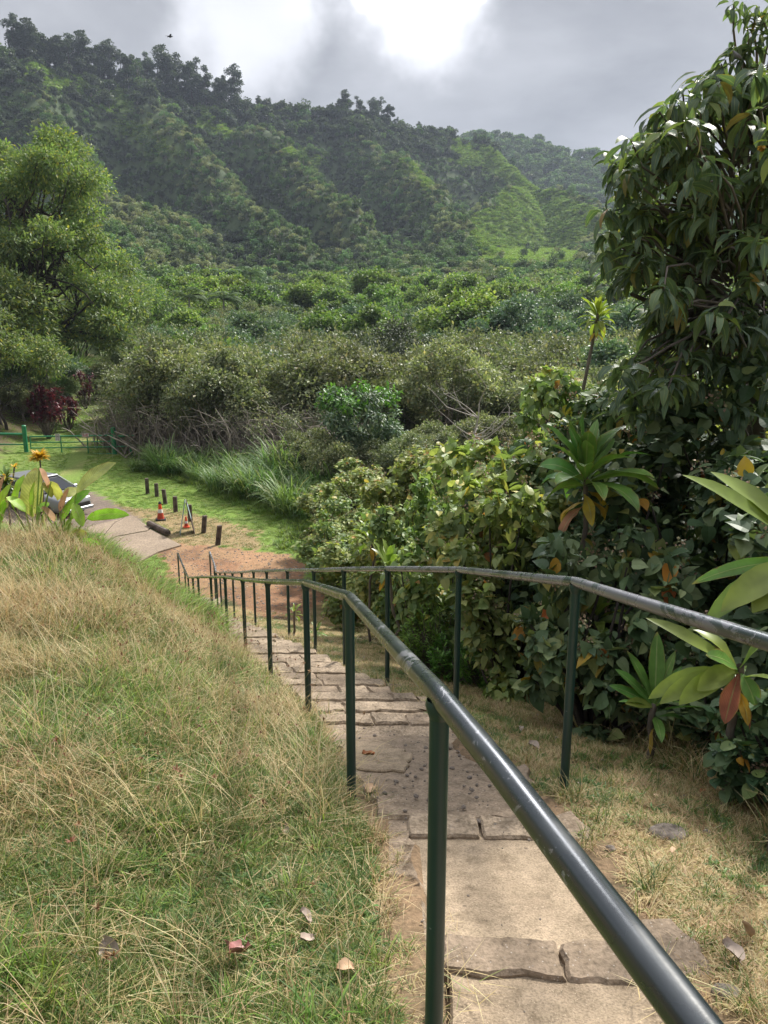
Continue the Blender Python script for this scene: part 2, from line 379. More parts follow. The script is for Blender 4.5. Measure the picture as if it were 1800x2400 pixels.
MT['wood'] = plain('weathered_dark_wood', (.055, .04, .034), .85, nscale=5, nvar=.4, bmp=.8, bs=25, c2=(.11, .085, .07))
# ---- concrete and stone
def stonemat(name, a, b, spk, sc_=120, bm=.6, big=2.5):
    m, t, out = newmat(name)
    tc = N(t, 'ShaderNodeTexCoord')
    vo = N(t, 'ShaderNodeTexVoronoi', inp={'Scale': sc_}); t.links.new(tc.outputs['Object'], vo.inputs['Vector'])
    n_ = noise(t, big, 6, .65); f = noise(t, sc_ * .8, 5, .6); mid = noise(t, 14, 5, .6)
    c = cramp(t, n_, [(.3, a), (.7, b)])
    c = mixc(t, 1.0, c, cramp(t, mid, [(.28, (.55, .53, .5)), (.45, (.9, .9, .88)), (.7, (1.2, 1.2, 1.2))]), 'MULTIPLY')
    c = mixc(t, 1.0, c, cramp(t, f, [(.3, (.6, .6, .6)), (.5, (1, 1, 1)), (.75, (1.3, 1.3, 1.3))]), 'MULTIPLY')
    sel = M(t, 'LESS_THAN', vo.outputs['Distance'], .24)
    vc = N(t, 'ShaderNodeSeparateColor'); t.links.new(vo.outputs['Color'], vc.inputs[0])
    sel = M(t, 'MULTIPLY', sel, M(t, 'GREATER_THAN', vc.outputs[0], .72))
    c = mixc(t, M(t, 'MULTIPLY', sel, .7), c, cramp(t, vc.outputs[1], [(0, tuple(x * .45 for x in a)), (.5, spk), (1, tuple(min(1, x * 1.5) for x in spk))]))
    p = N(t, 'ShaderNodeBsdfPrincipled'); p.inputs['Roughness'].default_value = .88; p.inputs['Specular IOR Level'].default_value = .25
    t.links.new(c, p.inputs['Base Color'])
    t.links.new(bump(t, M(t, 'ADD', f, M(t, 'MULTIPLY', mid, .8)), bm, .012), p.inputs['Normal'])
    t.links.new(p.outputs[0], out.inputs[0]); return m
MT['slab'] = stonemat('tan_concrete', (.225, .172, .12), (.345, .27, .19), (.42, .34, .25), 160, .5, big=4)
MT['kerb'] = stonemat('rough_aggregate_stone', (.19, .145, .105), (.28, .215, .155), (.34, .3, .26), 90, .5)
MT['step'] = stonemat('worn_step_stone', (.20, .155, .112), (.33, .26, .19), (.3, .26, .22), 70, .6, big=1.6)
MT['pad'] = stonemat('car_park_concrete', (.20, .155, .115), (.30, .235, .175), (.4, .34, .28), 30, .3, big=.5)
MT['rock'] = stonemat('grey_pebble', (.12, .1, .085), (.26, .22, .19), (.35, .32, .3), 60, .5)
# ---- ground
def groundmat():
    m, t, out = newmat('ground_cover')
    a = N(t, 'ShaderNodeVertexColor', layer_name='Col')
    f1 = noise(t, 45, 5, .7); f2 = noise(t, 6, 5, .65); f3 = noise(t, .35, 6, .65)
    c = mixc(t, 1.0, a.outputs[0], cramp(t, f1, [(.25, (.45, .45, .45)), (.5, (1, 1, 1)), (.75, (1.5, 1.45, 1.4))]), 'MULTIPLY')
    c = mixc(t, 1.0, c, cramp(t, f2, [(.3, (.75, .78, .75)), (.7, (1.25, 1.2, 1.2))]), 'MULTIPLY')
    c = mixc(t, 1.0, c, cramp(t, f3, [(.3, (.8, .85, .8)), (.7, (1.2, 1.15, 1.15))]), 'MULTIPLY')
    p = N(t, 'ShaderNodeBsdfPrincipled'); p.inputs['Roughness'].default_value = .95; p.inputs['Specular IOR Level'].default_value = .15
    t.links.new(c, p.inputs['Base Color']); t.links.new(bump(t, M(t, 'ADD', f1, f2), .6, .03), p.inputs['Normal'])
    t.links.new(p.outputs[0], out.inputs[0]); return m
MT['ground'] = groundmat()
# ------------------------------------------------------------------ terrain heights
PY = [-6, .7, 1.5, 3.18, 4.9, 6.64, 8.87, 10.7, 12.3, 15, 17.8, 19.2, 60]
PZ = [-1.5, -1.66, -1.75, -2.11, -2.62, -3.18, -3.88, -4.44, -4.96, -5.83, -6.74, -6.9, -6.9]
CYs = [-6, .6, 1.6, 2.7, 4.5, 6.2, 8.9, 12.3, 15, 17.8, 20.5, 30]
CXs = [.75, .58, .50, .42, .08, -.42, -1.3, -2.5, -3.4, -4.35, -5.3, -8.6]
LY = [-6, 1, 4, 8.5, 12, 16, 19.5, 200]; LZ = [-1.55, -1.66, -1.93, -2.42, -3.75, -5.4, -6.9, -6.9]
def pathz(y): return np.interp(y, PY, PZ) + CZ
def xc(y): return np.interp(y, CYs, CXs)
MAIN = [(-700, 120, 150), (-500, 220, 158), (-324, 360, 150), (-204, 440, 147), (-159, 496, 150), (-94, 539, 146), (-28, 557, 147), (31, 614, 150), (75, 638, 148)]
def pp(l): return [tuple(W(*q)) for q in l]
SP = [(MAIN, .85),
      (pp([(60, 140, 440), (120, 262, 390), (230, 390, 330), (350, 490, 290), (450, 575, 255)]), 1.15),
      (pp([(-260, 90, 440), (-160, 260, 380), (-40, 400, 320), (80, 520, 265)]), 1.15),
      (pp([(300, 195, 490), (347, 245, 450), (480, 355, 390), (600, 455, 330), (720, 570, 275)]), 1.15),
      (pp([(461, 250, 538), (532, 306, 480), (640, 350, 450), (727, 405, 400), (814, 512, 340), (900, 600, 285)]), 1.15),
      (pp([(800, 265, 557), (870, 330, 505), (940, 372, 470), (998, 436, 420), (1050, 520, 360), (1085, 600, 300)]), 1.15),
      (pp([(1130, 328, 638), (1190, 392, 580), (1310, 470, 520), (1415, 515, 450), (1480, 600, 370)]), .9),
      (pp([(1235, 425, 560), (1185, 455, 500), (1120, 530, 430), (1090, 590, 370)]), 1.15),
      ([tuple(W(*q)) for q in [(900, 430, 1050), (1100, 330, 950), (1160, 325, 900), (1250, 340, 900), (1330, 372, 900), (1430, 378, 900), (1600, 400, 950), (2000, 380, 1050), (3200, 380, 1100)]], .6)]
def mount(x, y):
    out = np.full(x.shape, -50.0)
    far = y > 150
    if not far.any(): return out
    X = x[far]; Y = y[far]; r = np.full(X.shape, -50.0)
    wob = (fbm(X / 30, Y / 30, 5) - .5) * 12; X2 = X + wob; Y2 = Y + (fbm(X / 30, Y / 30, 9) - .5) * 12
    for pl, sl_ in SP:
        for (x0, y0, z0), (x1, y1, z1) in zip(pl[:-1], pl[1:]):
            dx, dy = x1 - x0, y1 - y0; l2 = dx * dx + dy * dy
            t = np.clip(((X2 - x0) * dx + (Y2 - y0) * dy) / l2, 0, 1)
            dd = np.hypot(X2 - x0 - t * dx, Y2 - y0 - t * dy)
            r = np.maximum(r, z0 + t * (z1 - z0) - sl_ * (np.sqrt(dd * dd + 16) - 4) )
    r += (fbm(X / 25, Y / 25, 2) - .5) * 9 + (fbm(X / 70 + 4, Y / 70, 19) - .5) * 34 * np.clip((Y - 230) / 90, 0, 1) * np.clip((150 - r) / 60, 0, 1)
    out[far] = r; return out
def H(x, y, micro=True):
    x = np.asarray(x, float); y = np.asarray(y, float); x, y = np.broadcast_arrays(x, y)
    pz = pathz(y); d = x - xc(y)
    zl = np.interp(y, LY, LZ) + CZ
    t = sstep((-d - .42) / np.interp(y, [3, 7.5], [1.35, 2.25]))
    z = pz + (zl - pz) * t + .035 * np.clip(-d - 1.8, 0, 8)
    z = np.where(d > .55, pz - .10 * np.clip(d - .55, 0, 12), z)
    if micro:
        away = sstep((np.abs(d) - .5) / .5)
        z = z + away * ((fbm(x * 1.3, y * 1.3, 3) - .5) * .16 + (fbm(x * 6, y * 6, 7) - .5) * .04) * np.where(y < 22, 1, .6)
        z = z - .13 * (np.abs(d) < np.where(y < 4.4, .27, .40)) * (y < 18.6)
    z = np.where(y > 19.5, np.maximum(z, 0) , np.maximum(z, -.0))
    xb = np.interp(y, [8, 14, 20, 30, 45, 60, 80, 140], [-9, -12, -13.5, -17, -22, -25, -31, -50])
    z = z + np.clip(.42 * np.clip(xb - x, 0, 60), 0, 14) * sstep((y - 7) / 5)
    val = np.interp(y, [0, 55, 80, 120, 160, 200, 250, 300, 420, 2500], [0, 0, 1.0, 4.5, 8.5, 13, 22, 34, 50, 60])
    z = z + val
    m = mount(x, y)
    k = 8.0; h = np.clip(.5 + .5 * (m - z) / k, 0, 1)
    sm = z * (1 - h) + m * h + k * h * (1 - h)
    return np.where(y > 150, sm, z)
def Hf(x, y): return float(H(np.array([x]), np.array([y]))[0])
def project(x, y, z):
    dz = z - CZ; zc = y * cp - dz * sp; yu = y * sp + dz * cp
    return 900 + 1800 * x / zc, 1200 - 1800 * yu / zc
def FP(u, v, z=0.0):
    """where the line of sight through a photo point meets the level car park"""
    yn = -(v - 1200) / 1800; s = (-sp + yn * cp) / (cp + yn * sp); Y = (z - CZ) / s
    return Vector(((u - 900) / 1800 * Y / (cp + yn * sp), Y, z))
def GP(u, v, y0=.6, y1=400):
    """where the line of sight through a photo point meets the ground"""
    ys = np.exp(np.linspace(math.log(y0), math.log(y1), 4000))
    yn = -(v - 1200) / 1800; xn = (u - 900) / 1800; zc = ys / (cp + yn * sp)
    xs = xn * zc; zs = zc * (-sp + yn * cp) + CZ
    g = H(xs, ys, False); i = int(np.argmax(zs < g))
    return Vector((xs[i], ys[i], g[i]))
def inpoly(x, y, poly):
    r = np.zeros(x.shape, bool); n = len(poly)
    for i in range(n):
        x0, y0 = poly[i][:2]; x1, y1 = poly[(i + 1) % n][:2]
        c = ((y0 > y) != (y1 > y)) & (x < (x1 - x0) * (y - y0) / ((y1 - y0) if y1 != y0 else 1e-9) + x0)
        r ^= c
    return r
def axis(lo, hi, step, far_lo, far_hi, g):
    def run(v, lim, sg):
        o = []; s_ = step
        while sg * v < sg * lim:
            s_ = min(s_ * (1 + g), 5.5 if abs(v) < 720 else 70); v += sg * s_; o.append(v)
        return o
    a = list(np.arange(lo, hi, step))
    return np.array(run(a[0], far_lo, -1)[::-1] + a + run(a[-1], far_hi, 1))
gx = axis(-9, 6, .11, -1500, 1500, .045); gy = axis(.2, 20, .11, -60, 2400, .022)
XX, YY = np.meshgrid(gx, gy); ZZ = H(XX, YY)
def flatpoly(l): return [tuple(FP(u, v))[:2] for u, v in l]
DIRT = flatpoly([(375, 1292), (430, 1276), (520, 1283), (590, 1291), (690, 1300), (720, 1335), (760, 1400), (700, 1480), (640, 1470), (560, 1420), (500, 1400), (420, 1390), (395, 1330)])
ASPH = flatpoly([(40, 1150), (180, 1150), (235, 1160), (300, 1200), (330, 1215), (330, 1240), (150, 1260), (0, 1230)])
DRY = flatpoly([(180, 1150), (300, 1190), (420, 1195), (520, 1215), (600, 1250), (640, 1290), (430, 1280), (340, 1225)])
def masks(x, y):
    d = x - xc(y); nz = fbm(x * .8, y * .8, 21); nf = fbm(x * 4, y * 4, 31)
    wx = x + (nz - .5) * 2.0; wy = y + (nf - .5) * .8
    return d, nz, nf, wx, wy
def groundcol(x, y):
    d, nz, nf, wx, wy = masks(x, y)
    C = np.zeros(x.shape + (3,)); C[:] = (.075, .075, .035)
    def put(m, c): 
        nonlocal C
        m = np.asarray(m, float)[..., None]; C = C * (1 - m) + np.array(c) * m
    put(sstep((nz - .45) * 6) * (y < 22), (.17, .13, .065))                 # straw patches on the bank
    put(sstep((y - 8.6) / 1.2) * sstep((d + 3.2) / .8) * (d < -.4) * (y < 20), (.10, .16, .035))
    put((d > .3) & (y < 19), (.27, .2, .11)); put(((d > .3) & (y < 19)) * sstep((nf - .5) * 6) * .6, (.13, .13, .05))
    put((np.abs(d) < .5) & (y < 19), (.2, .14, .09))
    put((y > 21), (.125, .18, .045))
    put((y > 21) * sstep((x + 17.5) / 3) * sstep((nz - .3) * 3) * .6 , (.15, .24, .045))
    put(inpoly(wx, wy, DRY) * 1.0, (.25, .19, .105))
    put(inpoly(wx * .5 + x * .5, wy * .5 + y * .5, DIRT), (.235, .135, .08)); put(inpoly(wx * .5 + x * .5, wy * .5 + y * .5, DIRT) * sstep((nf - .45) * 5) * .7, (.17, .10, .065))
    put((y > 17) & (y < 26) & (x < -3) & (x > -7) & inpoly(x, y, DIRT) & (nz > .5), (.27, .17, .10))
    put(inpoly(wx * .4 + x * .6, y, ASPH), (.17, .135, .115))
    lx = np.interp(y, [44, 80, 120], [-17.6, -28.4, -41]); put((y > 44) * sstep(1 - np.abs(x - lx + (nz - .5)) / .5) * .55, (.26, .2, .11))
    lx2 = lx + 1.7; put((y > 30) * sstep(1 - np.abs(x - lx2 + (nz - .5)) / .45) * .4, (.24, .19, .1))
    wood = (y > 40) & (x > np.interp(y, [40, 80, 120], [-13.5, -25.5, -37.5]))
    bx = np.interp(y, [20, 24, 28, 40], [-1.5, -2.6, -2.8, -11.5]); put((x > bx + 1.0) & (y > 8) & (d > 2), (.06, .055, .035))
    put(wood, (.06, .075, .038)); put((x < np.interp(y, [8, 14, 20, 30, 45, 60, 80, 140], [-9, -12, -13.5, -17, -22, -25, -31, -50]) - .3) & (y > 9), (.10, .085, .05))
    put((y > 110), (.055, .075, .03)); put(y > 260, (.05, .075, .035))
    if (y > 260).any():
        g = ridgegrass(x, y); put(g, (.18, .26, .075))
    return C
GRASSY = []
def ridgegrass(x, y):
    z = H(x, y); wx = x + (fbm(x / 30, y / 30, 88) - .5) * 22
    u, v = project(wx, y, z); r = np.zeros(x.shape); nz = fbm(x / 14, y / 14, 77)
    for poly, k in GRASSY: r = np.maximum(r, inpoly(u, v, poly) * k * (y > 280) * (y < 700))
    return r * sstep((nz - .12) * 8)
GRASSY = [([(1120, 335), (1200, 370), (1260, 410), (1330, 460), (1420, 500), (1440, 545), (1370, 570), (1310, 640), (1180, 650), (1075, 565), (1150, 470), (1190, 430), (1110, 400), (1080, 350)], 1),
          ([(1060, 325), (1115, 325), (1150, 370), (1090, 400), (1050, 380)], .9), ([(70, 130), (150, 155), (280, 175), (350, 245), (330, 280), (250, 250), (150, 220), (80, 200)], .8),
          ([(430, 245), (480, 250), (540, 310), (520, 330), (430, 290)], .85), ([(680, 335), (740, 375), (725, 395), (670, 365)], .85), ([(915, 355), (955, 370), (1005, 430), (985, 450), (925, 400)], .7), ([(300, 280), (360, 290), (420, 360), (380, 370), (310, 320)], .5)]
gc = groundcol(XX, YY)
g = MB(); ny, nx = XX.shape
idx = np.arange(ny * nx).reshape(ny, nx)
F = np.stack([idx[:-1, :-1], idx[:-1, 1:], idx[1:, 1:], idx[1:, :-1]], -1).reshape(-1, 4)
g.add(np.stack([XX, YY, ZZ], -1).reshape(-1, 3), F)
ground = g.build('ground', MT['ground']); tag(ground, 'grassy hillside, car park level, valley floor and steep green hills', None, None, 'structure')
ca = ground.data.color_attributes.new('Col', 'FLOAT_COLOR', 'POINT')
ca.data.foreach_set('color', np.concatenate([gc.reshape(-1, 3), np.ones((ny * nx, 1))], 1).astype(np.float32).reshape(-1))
# ------------------------------------------------------------------ path and steps
rng = np.random.default_rng(5)
pm = MB()
def zp(x, y): return float(pathz(y))
def edge(y, s): return float(xc(y)) + s
# worn slabs of the upper landing, the rough patched stretch
slab(pm, [(.14, .35), (.86, .35), (.86, 2.03), (.19, 2.03)], lambda x, y: zp(x, y) - .012, .16, .012, 0, .02, rng)
slab(pm, [(.16, 1.95), (.78, 1.95), (.66, 2.95), (.10, 2.95)], lambda x, y: zp(x, y) - .018, .16, .012, 0, .015, rng)
path = pm.build('path', [MT['slab']]); tag(path, 'tan concrete slabs of the upper landing', None, None, 'structure')
pm = MB()
slab(pm, [(-.02, 2.98), (.68, 2.94), (.64, 3.35), (.50, 3.75), (.36, 4.35), (-.30, 4.45), (-.30, 3.9), (-.12, 3.4)], lambda x, y: zp(x, y) + .006 + .02 * float(vnoise(x * 4, y * 4, 5)), .16, .02, 0, .05, rng, .06)
slab(pm, [(-.20, 3.62), (.10, 3.56), (.16, 3.9), (.0, 4.2), (-.27, 4.18)], lambda x, y: zp(x, y) + .032, .03, .008, 1, .04, rng, .05)
slab(pm, [(-.04, 2.0), (.155, 2.0), (.11, 2.98), (-.02, 2.98), (-.05, 2.4)], lambda x, y: zp(x, y) + .0, .16, .02, 0, .03, rng, .05)
tag(pm.build('path_patch', [MT['kerb'], MT['slab']]), 'rough grey patched paving between the landing and the steps', None, None, 'structure')
st = MB()
# nosing stones of the two upper steps
slab(st, [(.17, 1.925), (.30, 1.90), (.42, 1.905), (.53, 1.885), (.535, 2.03), (.36, 2.05), (.19, 2.055)], lambda x, y: zp(x, 1.96) + .016, .18, .012, 0, .014, rng, .03)
slab(st, [(.54, 1.885), (.66, 1.87), (.735, 1.86), (.74, 2.03), (.64, 2.045), (.545, 2.03)], lambda x, y: zp(x, 1.96) + .013, .18, .012, 0, .014, rng, .03)
slab(st, [(.738, 1.83), (.86, 1.80), (.95, 1.83), (.99, 1.93), (.985, 2.05), (.93, 2.13), (.83, 2.13), (.745, 2.05)], lambda x, y: zp(x, 1.96) + .014, .18, .02, 0, .016, rng, .03)
slab(st, [(.10, 2.82), (.40, 2.81), (.40, 2.96), (.11, 2.97)], lambda x, y: zp(x, 2.9) + .02, .18, .010, 1, .01, rng, .04)
slab(st, [(.415, 2.81), (.66, 2.80), (.65, 2.94), (.41, 2.955)], lambda x, y: zp(x, 2.9) + .018, .18, .010, 1, .01, rng, .04)
slab(st, [(.67, 2.55), (.82, 2.57), (.88, 2.85), (.83, 3.0), (.66, 2.93)], lambda x, y: zp(x, 2.85) + .014, .18, .02, 0, .02, rng, .04)
slab(st, [(.60, 3.3), (.76, 3.32), (.74, 3.6), (.58, 3.58)], lambda x, y: zp(x, 3.45) + .02, .18, .02, 0, .025, rng, .04)
# the long flight: each tread a worn slab behind a row of two or three nosing stones
y = 4.42; k = 0
while y < 18.5:
    dep = .385 + rng.random() * .08; y1 = y + dep
    ang = math.atan2(xc(y1) - xc(y), dep); z = zp(0, (y + y1) / 2)
    wl, wr = -.42 - rng.random() * .04, .42 + rng.random() * .10
    zt = z + (rng.random() - .5) * .02
    def pt(dx, yy, z=None): return (float(xc(yy)) + dx, yy)
    slab(st, [pt(wl, y + .004), pt(wr - .04, y + .004), pt(wr - .04, y1 - .006), pt(wl + .01, y1 - .006)], lambda x, yy: zt - .012, .3, .008, 1, .01, rng, .1)
    cuts = [wl] + sorted([wl + (wr - wl) * (.28 + .2 * rng.random()), wl + (wr - wl) * (.62 + .18 * rng.random())][:rng.integers(1, 3)]) + [wr]
    for a, b in zip(cuts[:-1], cuts[1:]):
        dz = (rng.random() - .5) * .014; sk = (rng.random() - .5) * .03
        slab(st, [pt(a + .004, y1 - .138 + sk), pt(b - .004, y1 - .138 - sk * .5), pt(b - .004, y1 - .004 + (rng.random() - .5) * .02), pt(a + .004, y1 - .004 + (rng.random() - .5) * .02)],
             lambda x, yy, q=zt + dz + .006: q, .34, .014, 1 if rng.random() < .75 else 0, .026, rng, .05)
    if rng.random() < .8:
        w0 = wr + .01; ww = .12 + .1 * rng.random()
        slab(st, [pt(w0, y + .05), pt(w0 + ww, y + .09), pt(w0 + ww * .9, y1 - .06), pt(w0, y1 - .02)], lambda x, yy: zt - .02, .3, .02, 0, .03, rng, .05)
    y = y1; k += 1
slab(st, [pt(-.5, 18.66), pt(.5, 18.66), pt(.6, 19.6), pt(-.4, 19.6)], .02, .2, .01, 1, .02, rng, .1)
tag(st.build('steps', [MT['kerb'], MT['step']]), 'long flight of worn stone steps running down to the car park', None, None, 'structure')
# ------------------------------------------------------------------ handrails
def rel(l): return [(x, y, z + CZ) for x, y, z in l]
LP = rel([(.119, 1.51, -.751), (-.151, 3.18, -1.114), (-.525, 4.9, -1.617), (-1.056, 6.64, -2.18), (-1.71, 8.87, -2.885), (-2.32, 10.7, -3.44), (-2.93, 12.4, -3.99),
          (-3.60, 14.2, -4.57), (-4.17, 16.0, -5.16), (-4.78, 17.9, -5.77), (-5.15, 19.0, -5.93)])
Lpath = rel([(.62, -.6, -.62), (.335, .55, -.675), (.20, 1.15, -.715)]) + LP + rel([(-5.75, 20.6, -5.93)])
RP = rel([(.868, 3.31, -1.09), (.53, 5.2, -1.62), (.03, 6.55, -2.03), (-.43, 7.85, -2.44), (-.88, 9.2, -2.87), (-1.42, 10.8, -3.37), (-1.95, 12.2, -3.82), (-2.38, 13.4, -4.2),
          (-2.85, 14.7, -4.63), (-3.28, 15.9, -5.02), (-3.68, 17.0, -5.36), (-4.0, 17.9, -5.65), (-4.25, 18.6, -5.86), (-4.5, 19.5, -5.9), (-4.86, 20.6, -5.9)])
Rpath = rel([(1.19, .1, -.42), (1.07, 1.35, -.675)]) + RP
Rpost = [(1.07, 1.35, -.675 + CZ)] + RP
def handrail(pathp, posts, mat, label, group):
    o0 = posts[0]; bx, by = o0[0], o0[1]; bz = Hf(bx, by)
    t = empty('handrail', (bx, by, bz), 0, label, 'handrail', group)
    off = np.array([bx, by, bz])
    mb = MB(); P = [np.array(p) - off for p in pathp]
    # slightly uneven welded pipe: straight runs, tight bends at the posts
    pts = []
    for i, p in enumerate(P):
        if 0 < i < len(P) - 1:
            a = P[i - 1]; b = P[i + 1]; r = .035
            for s in (1, .45): pts.append(p + (a - p) / np.linalg.norm(a - p) * r * s)
            for s in (.45, 1): pts.append(p + (b - p) / np.linalg.norm(b - p) * r * s)
        else: pts.append(p)
    tube(mb, pts, .0242, 20)
    mb.build('rail', mat, t)
    for k, p in enumerate(posts):
        x, y_, z = p; g_ = Hf(x, y_) - .22
        m = MB(); tube(m, [(0, 0, 0), (0, 0, z - .012 - g_)], .0215, 18)
        po = m.build('post', MT['post'], t, (x - bx, y_ - by, g_ - bz))
        c = MB()                                    # saddle weld where the post meets the pipe
        lathe(c, [(.0218, -.04), (.027, -.026), (.031, -.010), (.028, .004)], (0, 0, z - g_ - .012), 16)
        c.build('weld_collar', MT['post'], po)
    return t
handrail(Lpath, LP + [(-5.75, 20.6, -5.93 + CZ)], MT['railL'], 'glossy dark green pipe handrail on the lawn side of the steps, crossing the foreground', 'handrails of the steps')
handrail(Rpath, Rpost, MT['railR'], 'grey worn pipe handrail on the shrub side of the steps', 'handrails of the steps')
# ------------------------------------------------------------------ car park: concrete pads, kerb log, bollards, cones, board
def pk(l): return [tuple(FP(u, v, .05))[:2] for u, v in l]
cp_ = MB()
A_ = pk([(200, 1236), (310, 1208), (352, 1236), (345, 1243), (272, 1256), (205, 1290)])
slab(cp_, A_, .05, .12, .01)
B_ = pk([(274, 1258), (346, 1245), (353, 1240), (425, 1277), (370, 1293), (300, 1330), (210, 1310), (207, 1291)])
slab(cp_, B_, .055, .12, .01)
tag(cp_.build('parking_pads', MT['pad']), 'pale tan concrete parking pads', None, None, 'structure')
def gpt(u, v): p = FP(u, v); return p.x, p.y, Hf(p.x, p.y)
ws = empty('wheel_stop', (0, 0, 0), 0, 'low dark timber wheel stop on the corner of the concrete pad', 'wheel stop')
a = gpt(350, 1234); b = gpt(394, 1257); ln = math.hypot(b[0] - a[0], b[1] - a[1])
ws.location = ((a[0] + b[0]) / 2, (a[1] + b[1]) / 2, .05); ws.rotation_euler = (0, 0, math.atan2(b[1] - a[1], b[0] - a[0]))
m = MB(); boxm(m, (0, 0, .09), (ln, .2, .17), 0, 0, .05, jit=.01, rng=rng); m.build('timber', MT['wood'], ws)
for s in (-1, 1):
    m = MB(); lathe(m, [(0, .008), (.022, .008), (.024, 0), (.024, -.02)], (s * ln * .33, 0, .178), 8); m.build('bolt', MT['railL'], ws)
BOL = [(510, 1277, 517, .70, 'nearest the bare earth, leaning towards the shrubs'), (477, 1249, 482, .66, 'second from the bare earth, between the board and the end post'), (446, 1222, 446, .68, 'hidden close behind the folding board'),
       (412, 1200, 412, .66, 'between the board and the tall cone'), (388, 1181, 385, .65, 'just behind the tall cone, tilted'), (368, 1164, 368, .62, 'second in from the gate end of the row'), (346, 1158, 346, .74, 'tallest, at the gate end of the row')]
for (u, v, ut, h, lb) in BOL:
    x, y_, z = gpt(u, v)
    t = empty('bollard', (x, y_, z - .03), rng.random() * 3, 'dark weathered timber bollard ' + lb, 'bollard', 'timber bollards along the lawn')
    m = MB(); le = (ut - u) / 1800 * y_ ; s = .075 + rng.random() * .008
    V = []; sides = 10
    for q in range(9):
        f = q / 8
        for j in range(sides):
            an = j / sides * 2 * math.pi; r = s * (1 + .05 * math.sin(j * 2.3 + u)) * (1 - .04 * f); r = r * min(1.18, 1 / max(abs(math.cos(an)), abs(math.sin(an))) ** .7)
            V.append((r * math.cos(an), r * math.sin(an), f * h))
    F = [[q * sides + j, q * sides + (j + 1) % sides, (q + 1) * sides + (j + 1) % sides, (q + 1) * sides + j] for q in range(8) for j in range(sides)]
    V.append((0, 0, h + .012)); F += [[8 * sides + j, 8 * sides + (j + 1) % sides, len(V) - 1] for j in range(sides)]
    V = np.array(V); ca, sa = math.cos(-t.rotation_euler[2]), math.sin(-t.rotation_euler[2]); V[:, 0] += V[:, 2] * le / h * ca; V[:, 1] += V[:, 2] * le / h * sa
    m.add(V, F, 0, False); m.build('post', MT['wood'], t)
orange = plain('orange_plastic', (.62, .07, .022), .5, .4, nscale=6, nvar=.2); band = plain('white_reflective_band', (.62, .6, .58), .5); blk = plain('black_rubber', (.03, .028, .026), .7)
dull = plain('faded_red_plastic', (.42, .06, .03), .6, .3, nscale=6, nvar=.25)
def cone(u, v, h, label, capb):
    x, y_, z = gpt(u, v); t = empty('traffic_cone', (x, y_, z), .3, label, 'traffic cone', 'traffic cones by the bollards')
    r = h * .2
    m = MB(); boxm(m, (0, 0, .02 + .02), (r * 2.7, r * 2.7, .04), 0, 0, .01); m.build('base', blk if capb else orange, t)
    m = MB(); lathe(m, [(r, .04), (r * .74, h * .36), (r * .70, h * .42)], sides=20); m.build('cone', dull, t)
    m = MB(); lathe(m, [(r * .703, h * .42), (r * .52, h * .62)], sides=20); m.build('reflective_band', band, t)
    m = MB(); lathe(m, [(r * .52, h * .62), (r * .42, h * .80), (r * .36, h * .95), (r * .30, h), (0, h)], sides=20); m.build('tip', orange, t)
    if capb:
        m = MB(); lathe(m, [(r * .40, h * .9), (r * .42, h * .94), (r * .28, h * 1.03), (0, h * 1.04)], sides=12); m.build('handle', blk, t)
cone(377, 1219, .70, 'tall orange traffic cone with a white band standing on dry grass', True)
cone(437, 1237, .42, 'small red traffic cone tucked beside the folding board', False)
x, y_, z = gpt(431, 1250)
ab = empty('folding_board', (x + .10, y_ + .1, z), R(14), 'narrow folding sign board seen edge-on beside the small cone', 'sign board')
bf = plain('pale_blue_board_paint', (.3, .4, .42), .5); bk = plain('dark_board_back', (.07, .05, .045), .7)
for s in (-1, 1):
    m = MB(); V = []
    for (dx, zz_) in ((s * .26, 0), (s * .03, 1.16)):
        for dy in (-.3, .3):
            for q in (0, .022): V.append((dx + s * (q - .022) , dy, zz_))
    m.add(V, [[0, 1, 3, 2], [4, 6, 7, 5], [0, 4, 5, 1], [2, 3, 7, 6], [0, 2, 6, 4], [1, 5, 7, 3]], 0, False)
    pn = m.build('panel', bk if s > 0 else bf, ab)
    m = MB(); V = np.array([(s * (.26 - .23 * f) + s * .003, dy, 1.16 * f) for f in (.45, .92) for dy in (-.24, .24)]); m.add(V + np.array([s * .001, 0, 0]), [[0, 1, 3, 2]], 0, False); m.build('face_panel', bf, pn)
m = MB(); tube(m, [(-.03, -.28, 1.165), (-.03, .28, 1.165)], .012, 8); m.build('hinge', MT['railL'], ab)
# ------------------------------------------------------------------ gate
GY = 44.0
def gz(u): x = W(u, 1060, GY).x; return x, Hf(x, GY)
xl, zl_ = gz(62); xr, zr_ = gz(269); gw = xr - xl
def pipe(par, name, pts, r, mat=None, s=10):
    m = MB(); tube(m, pts, r, s); return m.build(name, mat or MT['gate'], par)
tg = empty('metal_gate', (xl, GY, 0), 0, 'green five-bar pipe gate closed across the grassy track', 'gate')
fr = None
hz_ = [1.22, .88, .56, .16]
for i, h in enumerate(hz_):
    pipe(tg, 'bar', [(.28, 0, h - .03), (gw * .5, 0, h - .012 * (i % 2)), (gw - .12, 0, h + .04)], .042 if i == 0 else .032)
for f in (.055, .40, .70, .975): pipe(tg, 'upright', [(gw * f, .012, .15), (gw * f, .012, 1.2)], .034)
for q in (.3, 1.0): pipe(tg, 'hinge', [(gw - .16, 0, q), (gw - .02, 0, q)], .03)
